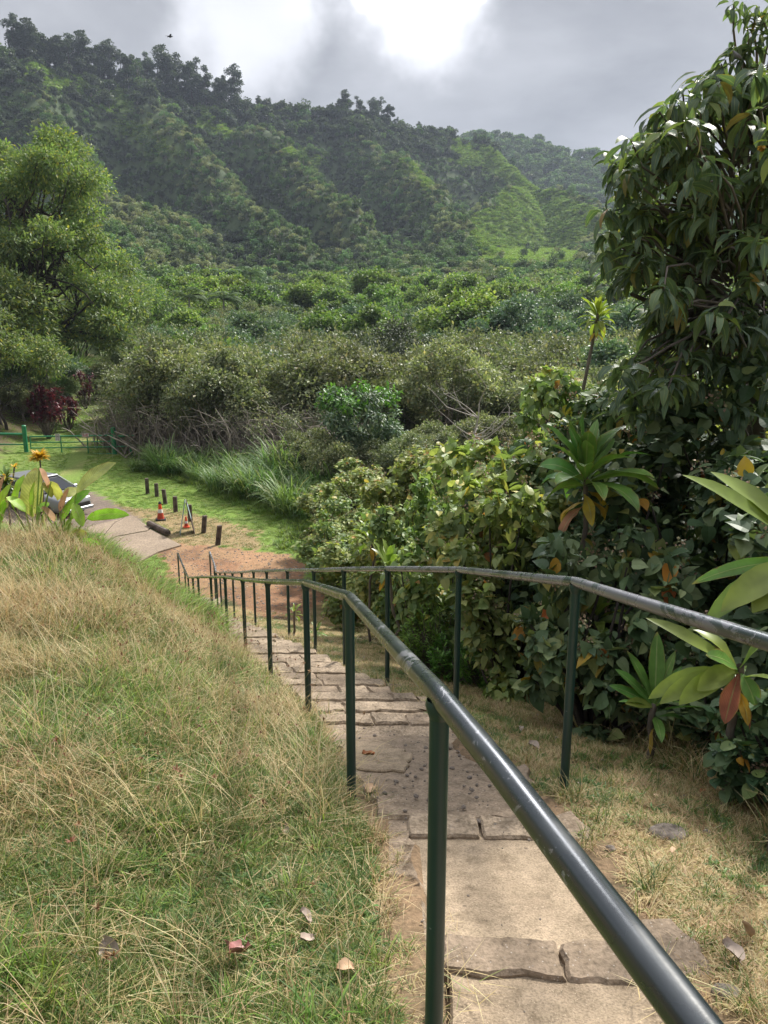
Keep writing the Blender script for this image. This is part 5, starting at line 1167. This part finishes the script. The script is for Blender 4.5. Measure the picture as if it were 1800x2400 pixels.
# two birds
def bird(loc, rz, s, label, flying, colr):
    m = MB(); ang = 12; prof = [(-.5, .02, .02), (-.42, .05, .03), (-.2, .12, .01), (0, .17, .0), (.2, .16, .03), (.34, .10, .09), (.42, .085, .13), (.5, .06, .13), (.54, .015, .12), (.62, .004, .11)]
    V = []; 
    for x, r, z in prof:
        for j in range(ang): a = j / ang * 6.28318; V.append((x, r * math.cos(a), z + r * math.sin(a)))
    m.add(V, [[i * ang + j, i * ang + (j + 1) % ang, (i + 1) * ang + (j + 1) % ang, (i + 1) * ang + j] for i in range(len(prof) - 1) for j in range(ang)])
    m.add([(-.45, -.04, .03), (-.45, .04, .03), (-.8, .09, .0), (-.8, -.09, .0)], [[0, 1, 2, 3]], 0, False)
    for sg in (-1, 1):
        if flying: m.add([(.2, sg * .1, .08), (-.15, sg * .12, .06), (-.2, sg * .55, .2), (.12, sg * .6, .24), (-.12, sg * 1.05, .12)], [[0, 1, 2, 3], [3, 2, 4]], 0, False)
        else:
            m.add([(.2, sg * .15, .08), (-.1, sg * .18, .02), (-.55, sg * .06, .05), (-.1, sg * .13, .14)], [[0, 1, 2, 3]], 0, False); tube(m, [(.02, sg * .05, -.12), (.04, sg * .05, -.3)], .012, 5)
    o = m.build('bird', plain('bird_plumage_' + ('dark' if flying else 'grey'), colr, .7), None, loc); o.scale = (s, s, s); o.rotation_euler = (0, 0 if flying else -.5, rz); tag(o, label, 'bird')
bird(W(398, 86, 120), .6, .8, 'small dark bird flying above the wooded ridge', True, (.04, .04, .045))
bird(W(1727, 130, 6.1), math.pi, .085, 'little grey bird perched on top of the drooping tree', False, (.2, .2, .22))
# ------------------------------------------------------------------ scattered ground cover and far forest
def scatter(name, protos, pts, rz, scl, idx, label, tilt=None, cat=None):
    c = bpy.data.collections.new(name + '_sources')
    for i, me in enumerate(protos):
        o = bpy.data.objects.new('source_%02d' % i, me); c.objects.link(o)
    me = bpy.data.meshes.new(name); n = len(pts); me.vertices.add(n); me.vertices.foreach_set('co', np.asarray(pts, np.float32).reshape(-1))
    rot = np.zeros((n, 3), np.float32); rot[:, 2] = rz
    if tilt is not None: rot[:, :2] = tilt
    a = me.attributes.new('rot', 'FLOAT_VECTOR', 'POINT'); a.data.foreach_set('vector', rot.reshape(-1))
    a = me.attributes.new('scl', 'FLOAT', 'POINT'); a.data.foreach_set('value', np.asarray(scl, np.float32))
    a = me.attributes.new('idx', 'INT', 'POINT'); a.data.foreach_set('value', np.asarray(idx, np.int32))
    o = bpy.data.objects.new(name, me); col.objects.link(o); tag(o, label, cat, None, 'stuff')
    t = bpy.data.node_groups.new(name + '_scatter', 'GeometryNodeTree')
    t.interface.new_socket('Geometry', in_out='INPUT', socket_type='NodeSocketGeometry'); t.interface.new_socket('Geometry', in_out='OUTPUT', socket_type='NodeSocketGeometry')
    gi = t.nodes.new('NodeGroupInput'); go = t.nodes.new('NodeGroupOutput'); ip = t.nodes.new('GeometryNodeInstanceOnPoints'); ci = t.nodes.new('GeometryNodeCollectionInfo')
    ci.inputs['Collection'].default_value = c; ci.inputs['Separate Children'].default_value = True; ci.inputs['Reset Children'].default_value = True
    def na(nm, ty):
        q = t.nodes.new('GeometryNodeInputNamedAttribute'); q.data_type = ty; q.inputs['Name'].default_value = nm
        return q.outputs['Attribute']
    t.links.new(gi.outputs[0], ip.inputs['Points']); t.links.new(ci.outputs[0], ip.inputs['Instance']); ip.inputs['Pick Instance'].default_value = True
    t.links.new(na('idx', 'INT'), ip.inputs['Instance Index']); t.links.new(na('rot', 'FLOAT_VECTOR'), ip.inputs['Rotation']); t.links.new(na('scl', 'FLOAT'), ip.inputs['Scale'])
    t.links.new(ip.outputs[0], go.inputs[0]); md = o.modifiers.new('scatter', 'NODES'); md.node_group = t
    return o
def protomesh(mb, name, mats): return mb.mesh(name, mats)
def tuft(seed, n, r, h, w_, mats, lean=(.9, 1.5), bend=(.3, 1.4), split=(1,), prof='thin', z=0):
    r_ = np.random.default_rng(seed); m = MB(); s0 = 0
    for mi, fr in enumerate(split):
        k = int(n * fr); a = r_.random(k) * 6.28; q = r * r_.random(k) ** .6
        bendleaves(m, np.stack([np.cos(a) * q, np.sin(a) * q, np.full(k, z)], 1), r_.random(k) * 6.28, lean[0] + (lean[1] - lean[0]) * r_.random(k), h * (.45 + .7 * r_.random(k)), w_ * (.6 + .8 * r_.random(k)), bend[0] + (bend[1] - bend[0]) * r_.random(k), prof, .05, mat=mi)
    return protomesh(m, 'tuft', mats)
GT = [tuft(1, 64, .06, .075, .0044, [MT['grass'], MT['straw']], (.3, 1.4), (.3, 1.6), (.88, .12)),
      tuft(2, 56, .05, .11, .0042, [MT['grass'], MT['straw']], (.5, 1.5), (.5, 1.8), (.76, .24)),
      tuft(3, 60, .06, .08, .0030, [MT['straw'], MT['grass']], (.2, 1.3), (.2, 1.2), (.75, .25)),
      tuft(4, 46, .05, .17, .0032, [MT['straw'], MT['grass']], (.5, 1.5), (.5, 1.8), (.7, .3)),
      tuft(5, 12, .05, .42, .0030, [MT['straw']], (.7, 1.5), (.3, 1.3), (1,)),
      tuft(6, 34, .05, .06, .010, [MT['clover'], MT['grass']], (.1, 1.0), (.2, 1.0), (.8, .2), 'lance'),
      tuft(7, 60, .07, .045, .0032, [MT['straw'], MT['grass']], (.1, .9), (.1, .8), (.85, .15)),
      tuft(8, 40, .06, .16, .0055, [MT['grass'], MT['lawn']], (.7, 1.5), (.5, 1.6), (.5, .5))]
# thin seed stalks with reddish heads
def stalk(seed):
    r_ = np.random.default_rng(seed); m = MB()
    for k in range(3):
        a = r_.random() * 6.28; h = .28 + .2 * r_.random(); b = .5 + .8 * r_.random(); e = np.array([math.cos(a) * h * b * .6, math.sin(a) * h * b * .6, h]); P = limb(m, (0, 0, 0), e, .0013, .0008, r_, .1, 5, 3, 0)
        n = 14; bendleaves(m, np.tile(P[-1], (n, 1)), r_.random(n) * 6.28, r_.random(n) * 1.5, .012 + .01 * r_.random(n), .004, .3, 'lance', .1, mat=1)
    return protomesh(m, 'stalk', [MT['straw'], MT['rusty']])
MT['rusty'] = leafmat('rusty_seed_head', [(0, (.12, .06, .035)), (1, (.24, .13, .07))], .2, .7, .2)
GT.append(stalk(1)); GT.append(stalk(2)); GT.append(tuft(11, 26, .10, .20, .0030, [MT['straw'], MT['grass']], (.02, .35), (-.1, .3), (.8, .2), z=.03))
rg = np.random.default_rng(9)
def area_pts(n, x0, x1, y0, y1, keep):
    x = x0 + (x1 - x0) * rg.random(n); y = y0 + (y1 - y0) * rg.random(n); k = keep(x, y); x, y = x[k], y[k]
    return x, y
PT = []; IX = []; SC = []
def addg(x, y, ch, pr, smin, smax, dz=0):
    ch = np.array(ch); p = np.array(pr, float)
    k = ch[rg.choice(len(ch), len(x), p=p / p.sum())]
    z = H(x, y); PT.append(np.stack([x, y, z + dz], 1)); IX.append(k); SC.append(smin + (smax - smin) * rg.random(len(x)))
def leftof(x, y): return (x - xc(y) < -.50 + (fbm(x * 2.2, y * 2.2, 8) - .5) * .22) & (x > -.72 * y - 1.3)
strawy = lambda x, y: sstep((fbm(x * .7, y * .7, 12) - .66 + .062 * (y - 3.0)) * 3.4) * .85 * np.where((y > 8.8) & (x - xc(y) > -2.9), .25, 1)
# near lawn
for (y0, y1, n, sm) in ((.7, 2.6, 7600, (.42, .82)), (2.6, 5, 14000, (.6, 1.1)), (5, 10.5, 20000, (.9, 1.5)), (10.5, 19, 15000, (1.3, 2.2))):
    x, y = area_pts(int(n * 2.5), -.72 * y1 - 1.3, .7, y0, y1, leftof); k0 = rg.random(len(x)) < .45 + .75 * sstep((fbm(x * 3.1, y * 3.1, 71) - .34) * 5); x, y = x[k0], y[k0]; s = strawy(x, y); q = rg.random(len(x)) < s
    bank = y > 11.5
    if (q & ~bank).any(): addg(x[q & ~bank], y[q & ~bank], [2, 3, 1, 4], [.42, .42, .10, .06], *sm)
    g_ = ~q & ~bank
    if g_.any(): addg(x[g_], y[g_], [0, 1, 5, 2, 7, 4, 10], [.34, .20, .30, .09, .012, .006, .03], *sm)
    if bank.any(): addg(x[bank], y[bank], [1, 7, 3], [.35, .6, .05], *sm)
for i_, (n_, mn, mx_) in enumerate(((1500, .5, .9),)):
    x, y = area_pts(n_, -4, .8, 1.2, 4.35, lambda x, y: np.abs(x - xc(y)) < .46); addg(x[: len(x) // 6], y[: len(x) // 6], [6, 2, 10], [.5, .3, .2], mn, mx_)
x, y = area_pts(700, -6, .5, 4.4, 18.6, lambda x, y: np.abs(x - xc(y)) < .5); addg(x, y, [6, 2, 10], [.5, .3, .2], .35, .8, .1)
x, y = area_pts(5000, -4, .5, .8, 7, lambda x, y: leftof(x, y) & (fbm(x * 1.3, y * 1.3, 95) > .60)); addg(x, y, [7, 1], [.55, .45], .6, 1.1)
x, y = area_pts(9000, -3.2, .5, .8, 4.5, lambda x, y: leftof(x, y) & (fbm(x * 1.7, y * 1.7, 91) > .56)); addg(x, y, [5, 0], [.85, .15], .5, 1.0)
x, y = area_pts(1500, -6, .2, 1.3, 9, lambda x, y: leftof(x, y) & (rg.random(len(x)) < np.interp(y, [1, 2.5, 4, 9], [.05, .3, .8, 1]))); addg(x, y, [8, 9, 4], [.25, .25, .5], .6, 1.1)
x, y = area_pts(26000, -6, -1, 8.8, 14.5, lambda x, y: (x - xc(y) < -.6) & (x - xc(y) > -3.6) & (fbm(x * .9, y * .9, 61) > .40)); addg(x, y, [7, 1], [.7, .3], 1.3, 2.4)
x, y = area_pts(9000, -6.5, -1.5, 9.6, 16, lambda x, y: (x - xc(y) < -.75) & (x - xc(y) > -3.4) & (fbm(x * 1.1, y * 1.1, 63) > .36)); addg(x, y, [7], [1], 2.2, 3.7)
# edge of the path, both sides, dry wisps
x, y = area_pts(9000, -5, 1.2, 1.0, 18, lambda x, y: (np.abs(x - xc(y) + .46) < .08) | (np.abs(x - xc(y) - .50) < .10)); addg(x, y, [2, 6, 3, 0], [.3, .4, .15, .15], .5, 1.1)
# dry strip on the right
def rightof(x, y):
    bl = np.interp(y, [1, 5.4, 7.8, 11.6, 17, 24], [2.1, 1.9, 1.35, .45, -.6, -2.4]); return (x - xc(y) > .47 + (fbm(x * 2.2, y * 2.2, 8) - .5) * .22) & (x < bl + .3)
x, y = area_pts(60000, -4, 2.6, .7, 18.5, rightof); kk = rg.random(len(x)) < np.interp(y, [1, 4, 8, 18], [1, .8, .5, .25]); x, y = x[kk], y[kk]
gm = sstep((fbm(x * 1.5, y * 1.5, 44) - .48) * 7) > rg.random(len(x)); addg(x[~gm], y[~gm], [6, 2, 0], [.85, .1, .05], .6, 1.1); addg(x[gm], y[gm], [0, 5, 2, 6], [.35, .25, .2, .2], .5, .9)
x, y = area_pts(5000, -4, 2.8, 1.5, 18, lambda x, y: rightof(x, y) & (x > np.interp(y, [1, 5.4, 7.8, 11.6, 17, 24], [2.1, 1.9, 1.35, .45, -.6, -2.4]) - .35)); addg(x, y, [3, 4, 2], [.6, .2, .2], .9, 1.6)
scatter('grass', GT, np.concatenate(PT), rg.random(sum(len(p) for p in PT)) * 6.28, np.concatenate(SC), np.concatenate(IX), 'mixed green and straw-coloured grass covering the slope', cat='grass')
# lower lawn
LT = [tuft(21, 60, .16, .10, .012, [MT['lawn'], MT['grass']], (.4, 1.4), (.3, 1.4), (.7, .3)), tuft(22, 50, .14, .06, .010, [MT['straw'], MT['grass']], (.2, 1.2), (.2, 1.2), (.6, .4)), tuft(23, 60, .15, .28, .016, [MT['lawn'], MT['grass']], (.8, 1.5), (.6, 1.6), (.5, .5))]
PT, IX, SC = [], [], []
dr = lambda x, y: inpoly(x, y, DIRT) | inpoly(x, y, ASPH) | inpoly(x, y, A_) | inpoly(x, y, B_)
x, y = area_pts(60000, -30, 0, 20, 62, lambda x, y: ~dr(x, y) & (x > -.5 * y) & (x < np.interp(y, [20, 24, 28, 40, 62], [-1.5, -2.6, -2.8, -11.5, -18])))
dry = inpoly(x + (fbm(x, y, 3) - .5) * 2, y + (fbm(x, y, 6) - .5), DRY); tk = np.abs(x - np.interp(y, [30, 44, 80], [-13, -17.6, -28.4])) < .5
kk = rg.random(len(x)) < .6; a_ = dry & (rg.random(len(x)) < .55); addg(x[a_], y[a_], [1], [1], .7, 1.2); b_ = ~dry & kk & ~tk; addg(x[b_], y[b_], [0, 1], [.85, .15], .4, .8)
x, y = area_pts(9000, -14, -1, 24, 46, lambda x, y: np.abs(x - np.interp(y, [24, 28, 40, 46], [-2.9, -3.3, -12.0, -13.2])) < .6); addg(x, y, [2, 0], [.3, .7], .6, 1.1)
scatter('lawn_grass', LT, np.concatenate(PT), rg.random(sum(len(p) for p in PT)) * 6.28, np.concatenate(SC), np.concatenate(IX), 'bright short grass of the lower lawn and track', cat='grass')
# litter, gravel
def pebble(seed):
    r_ = np.random.default_rng(seed); A, B = 7, 5; V = []
    for i in range(B):
        for j in range(A):
            th = math.pi * i / (B - 1); ph = 2 * math.pi * j / A; q = 1 + .3 * r_.random(); V.append((q * math.sin(th) * math.cos(ph), .75 * q * math.sin(th) * math.sin(ph), .55 * math.cos(th)))
    m = MB(); m.add(V, [[i * A + j, (i + 1) * A + j, (i + 1) * A + (j + 1) % A, i * A + (j + 1) % A] for i in range(B - 1) for j in range(A)], 0, False); return protomesh(m, 'pebble', MT['rock'])
PBL = [pebble(i) for i in range(4)]
x, y = area_pts(26000, -6, 1.6, 1.2, 19, lambda x, y: (np.abs(x - xc(y)) < .42) & (((y > 2.8) & (y < 4.4)) | (rg.random(len(x)) < .07)) | ((x - xc(y) > .5) & (x - xc(y) < 1.5) & (rg.random(len(x)) < .06)))
zz_ = np.where(np.abs(x - xc(y)) < .43, pathz(y) + np.where((y > 3.0) & (y < 4.4), .022, .012), H(x, y) + .006); n = len(x)
x2, y2 = area_pts(5000, -8, -1, 18, 26, lambda x, y: inpoly(x, y, DIRT)); z2 = H(x2, y2)
scatter('gravel', PBL, np.concatenate([np.stack([x, y, zz_], 1), np.stack([x2, y2, z2], 1)]), rg.random(n + len(x2)) * 6.28, np.concatenate([.003 + .013 * rg.random(n) ** 3, .01 + .03 * rg.random(len(x2)) ** 3]), rg.integers(0, 4, n + len(x2)), 'loose gravel on the worn path and bare earth', cat='gravel')
LF = []
for i, mt in enumerate((dl['tan'], dl['rust'], dl['grey'])):
    m = MB(); r_ = np.random.default_rng(i); bendleaves(m, [(0, 0, 0)], 0, .5, 1, .5, 1.0, 'lance', .25, wave=.2, rng=r_); LF.append(protomesh(m, 'litter', mt))
x, y = area_pts(9000, -6, 3, 1.5, 24, lambda x, y: ((x - xc(y) > .5) & rightof(x, y) & (rg.random(len(x)) < .10)) | ((x - xc(y) > 1.3) & (x < 3) & (x > np.interp(y, [1, 5.4, 7.8, 11.6, 17, 24], [2.1, 1.9, 1.35, .45, -.6, -2.4]) - .2) & (rg.random(len(x)) < .4)) | (inpoly(x, y, DIRT) & (rg.random(len(x)) < .3)))
scatter('leaf_litter', LF, np.stack([x, y, H(x, y) + .012], 1), rg.random(len(x)) * 6.28, .02 + .045 * rg.random(len(x)), rg.integers(0, 3, len(x)), 'scattered small dead leaves on dry grass and earth', cat='leaf litter')
# ---- far forest on the hills
def fartree(seed, mat, L_=1.0, n=420, tall=1.0, bark=None):
    r_ = np.random.default_rng(seed); m = MB(); C, Rr = clumps(r_, 15, (0, 0, 4.2 * tall), (2.9, 2.9, 2.4 * tall), 1.35, -.6); crown(m, r_, C, Rr, n, DIAW, L_, flat=.75, down=.1)
    limb(m, (0, 0, -3), (0, 0, 5 * tall), .25, .12, r_, .05, 3, 4, 1)
    for c in C[:5]: limb(m, (0, 0, 2), c, .10, .05, r_, .1, 2, 3, 1)
    return protomesh(m, 'far_tree', [mat, bark or MT['palebark']])
FT = [fartree(i, MT['far']) for i in range(4)] + [fartree(10 + i, MT['pale'], .85) for i in range(2)] + [fartree(20, MT['ridge'], 1.0), fartree(21, MT['far'], .9, 380, 1.7), fartree(30, MT['green'], 1.0), fartree(31, MT['feather'], .9), fartree(32, MT['thicket'], .8)]
rf = np.random.default_rng(31)
N_ = 85000; x = -420 + 900 * rf.random(N_); y = 185 + 520 * rf.random(N_)
inv = (x > -.60 * y - 10) & (x < .40 * y + 30); x, y = x[inv], y[inv]
gr_ = ridgegrass(x, y); keep = rf.random(len(x)) > gr_ * .97; x, y, gr_ = x[keep], y[keep], gr_[keep]
z = H(x, y); nz = fbm(x / 22, y / 22, 55); kd = rf.integers(0, 4, len(x)); kd = np.where(rf.random(len(x)) < .15, 7, kd)
pal = sstep((nz - .42) * 5) * sstep((95 - z) / 50) * sstep((z - 12) / 15); kd = np.where(rf.random(len(x)) < pal * .75, 4 + rf.integers(0, 2, len(x)), kd)
kd = np.where((z > 120) & (rf.random(len(x)) < .8), 6, kd)
cv = z - (H(x + 18, y) + H(x - 18, y) + H(x, y + 18) + H(x, y - 18)) / 4; gl = (cv < -1.2) & (z > 25); kd = np.where(gl & (rf.random(len(x)) < .75), 6, kd); cr_ = (cv > 3) & (z > 15) & (z < 125); kd = np.where(cr_ & (rf.random(len(x)) < .35), 4 + rf.integers(0, 2, len(x)), kd)  # relief shading by tree colour: dark kind in gullies, pale kind on crests
low = z < 22; kd = np.where(low, np.array([8, 9, 9, 10, 8, 1])[rf.integers(0, 6, len(x))], kd)
sc_ = (.20 + .42 * rf.random(len(x)) ** 2.2) * np.where(low, 1.35, 1.0)
tooclose = (z > 60) & (rf.random(len(x)) < .12); 
sc_ = np.where((z > 126) & (rf.random(len(x)) < .5), sc_ * 2.0, sc_)
P1 = np.stack([x, y, z - .4], 1)
N2 = 7000; x = -50 + 620 * rf.random(N2); y = 700 + 420 * rf.random(N2); k2 = (x < .62 * y); x, y = x[k2], y[k2]; z = H(x, y); k2 = z > 40; x, y, z = x[k2], y[k2], z[k2]
P2 = np.stack([x, y, z - .6], 1)
scatter('hillside_forest', FT, np.concatenate([P1, P2]), rf.random(len(P1) + len(P2)) * 6.28, np.concatenate([sc_, .9 + .7 * rf.random(len(P2))]), np.concatenate([kd, rf.integers(0, 4, len(P2))]), 'dense tropical forest covering the steep hillside', cat='forest')
# low leafy undergrowth closing the gaps of the valley thicket
def underbush(seed, mat, L_):
    r_ = np.random.default_rng(seed); m = MB(); C, Rr = clumps(r_, 22, (0, 0, 1.6), (1.5, 1.5, 1.5), .55, -.9); crown(m, r_, C, Rr, 2600, DIA, L_, flat=.9, down=.1)
    for c in C[:8]: limb(m, (c[0] * .2, c[1] * .2, -.4), c, .03, .012, r_, .1, 3, 3, 1)
    return protomesh(m, 'underbush', [mat, MT['twig']])
UB = [underbush(1, MT['thicket'], .2), underbush(2, MT['thicket'], .18), underbush(3, MT['green'], .24), underbush(4, MT['bluegreen'], .2)]
x = -75 + 140 * rf.random(9000); y = 46 + 134 * rf.random(9000) ** 1.1
k4 = (x > trackx(y) + 1.8) & (x < .42 * y + 5) & (x > -.58 * y); x, y = x[k4], y[k4]; nb_ = fbm(x / 9, y / 9, 66)
ki = np.where(nb_ > .56, 2, np.where(nb_ < .40, 3, rf.integers(0, 2, len(x)))); ki = np.where((y < 70) & (ki > 1) & (rf.random(len(x)) < .8), 0, ki)
scatter('undergrowth', UB, np.stack([x, y, H(x, y) + np.where(y > 50, 1.6, .2) * rf.random(len(x))], 1), rf.random(len(x)) * 6.28, .7 + .8 * rf.random(len(x)), ki, 'low leafy undergrowth filling the valley thicket between the trees', cat='undergrowth')
# grassy tussocks on the open spur
hg = protomesh(caneclump(41, 60, .9, 1.3, wd=.2), 'tussock', leafmat('spur_grass', [(0, (.095, .15, .042)), (.6, (.15, .225, .06)), (1, (.22, .285, .09))], .3, .6, .3, patch=.05))
x = -300 + 480 * rf.random(160000); y = 280 + 400 * rf.random(160000); k3 = ridgegrass(x, y) > .45; x, y = x[k3], y[k3]
scatter('hillside_grass', [hg], np.stack([x, y, H(x, y) - .1], 1), rf.random(len(x)) * 6.28, .5 + .8 * rf.random(len(x)), np.zeros(len(x)), 'bright grass on the open spurs of the hill', cat='grass')
# ---- trees standing on the skyline
def euc(seed, h, stems):
    r_ = np.random.default_rng(seed); t = empty('ridge_tree', (0, 0, 0), 0, 'tall dark tree with clumped crown on the skyline ridge', 'tree', 'trees along the skyline ridge'); tb = MB(); m = MB(); C = []; Rr = []
    for s in range(stems):
        a = r_.random() * 6.28; o_ = h * .16 * r_.random(); top = np.array([math.cos(a) * o_, math.sin(a) * o_, h * (.75 + .22 * r_.random())]); P = limb(tb, (top[0] * .3, top[1] * .3, -3), top, .35, .12, r_, .05, 6, 5)
        for q in range(9):
            f = .35 + .65 * r_.random(); b = P[int(f * 6)]; e = b + np.array([r_.normal() * h * .12, r_.normal() * h * .12, h * .05 * r_.random()]); limb(tb, b, e, .12, .05, r_, .1, 3, 4); C.append(e); Rr.append(h * .10 * (.6 + .8 * r_.random()))
        C.append(P[-1]); Rr.append(h * .08)
    tb.build('trunk', MT['darkbark'], t); crown(m, r_, C, Rr, 1900 * stems, DIAW, .75, flat=.62, down=.1, shell=.3); m.build('crown', MT['ridge'], t); return t
EU = [euc(1, 20, 2), euc(2, 18, 3), euc(3, 21, 2), euc(4, 15, 2)]
RT = [(-60, 0, 12), (5, 0, 11)]
for u in range(50, 240, 13): RT.append((u, 0, 19 + 4 * rf.random()))
for u in (250, 268, 285, 300, 318): RT.append((u, 0, 18 + 4 * rf.random()))
for u in (330, 352, 366): RT.append((u, 0, 21 + 3 * rf.random()))
for u in (395, 412, 430, 448, 462): RT.append((u, 0, 25 + 4 * rf.random()))
for u in (478, 505, 520, 538, 552): RT.append((u, 0, 18 + 8 * rf.random()))
for u in list(range(575, 790, 21)) + list(range(860, 1000, 22)): RT.append((u, 0, 7 + 2.5 * rf.random()))
for u in (800, 818, 838, 865, 885, 905): RT.append((u, 0, 15 + 4 * rf.random()))
mp = np.array(MAIN); tm = np.linspace(0, 1, 400); seg = np.linspace(0, len(mp) - 1, 4000); rx = np.interp(seg, range(len(mp)), mp[:, 0]); ry = np.interp(seg, range(len(mp)), mp[:, 1])
for (u, _, h) in RT:
    # place on the crest line where this bearing crosses it
    q = (u - 900) / 1800 * .925; i = int(np.argmin(np.abs(rx / ry - q))); jx = rf.normal() * 2; x_, y_ = rx[i] + jx, ry[i] - 2 + rf.normal() * 4
    place(EU, x_, y_, h / 20, rf.random() * 6.28, rng=rf)
# ---- haze: one even volume round everything below the clouds
hz = MB(); boxm(hz, (0, 1100, 190), (3300, 2800, 420), 0, 0, 0)
m_, t_, o_ = newmat('thin_haze'); pv = N(t_, 'ShaderNodeVolumePrincipled'); pv.inputs['Color'].default_value = (.70, .80, 1, 1); pv.inputs['Density'].default_value = .00016; pv.inputs['Anisotropy'].default_value = .2; t_.links.new(pv.outputs[0], o_.inputs['Volume'])
hb = hz.build('haze', m_); tag(hb, 'thin bluish haze filling the valley air', None, None, 'stuff')
for L0 in (HY, HS, TH, GR, BG, DK, BS, TG, CG, PM, FE, HN, HF, EU): purge(L0)
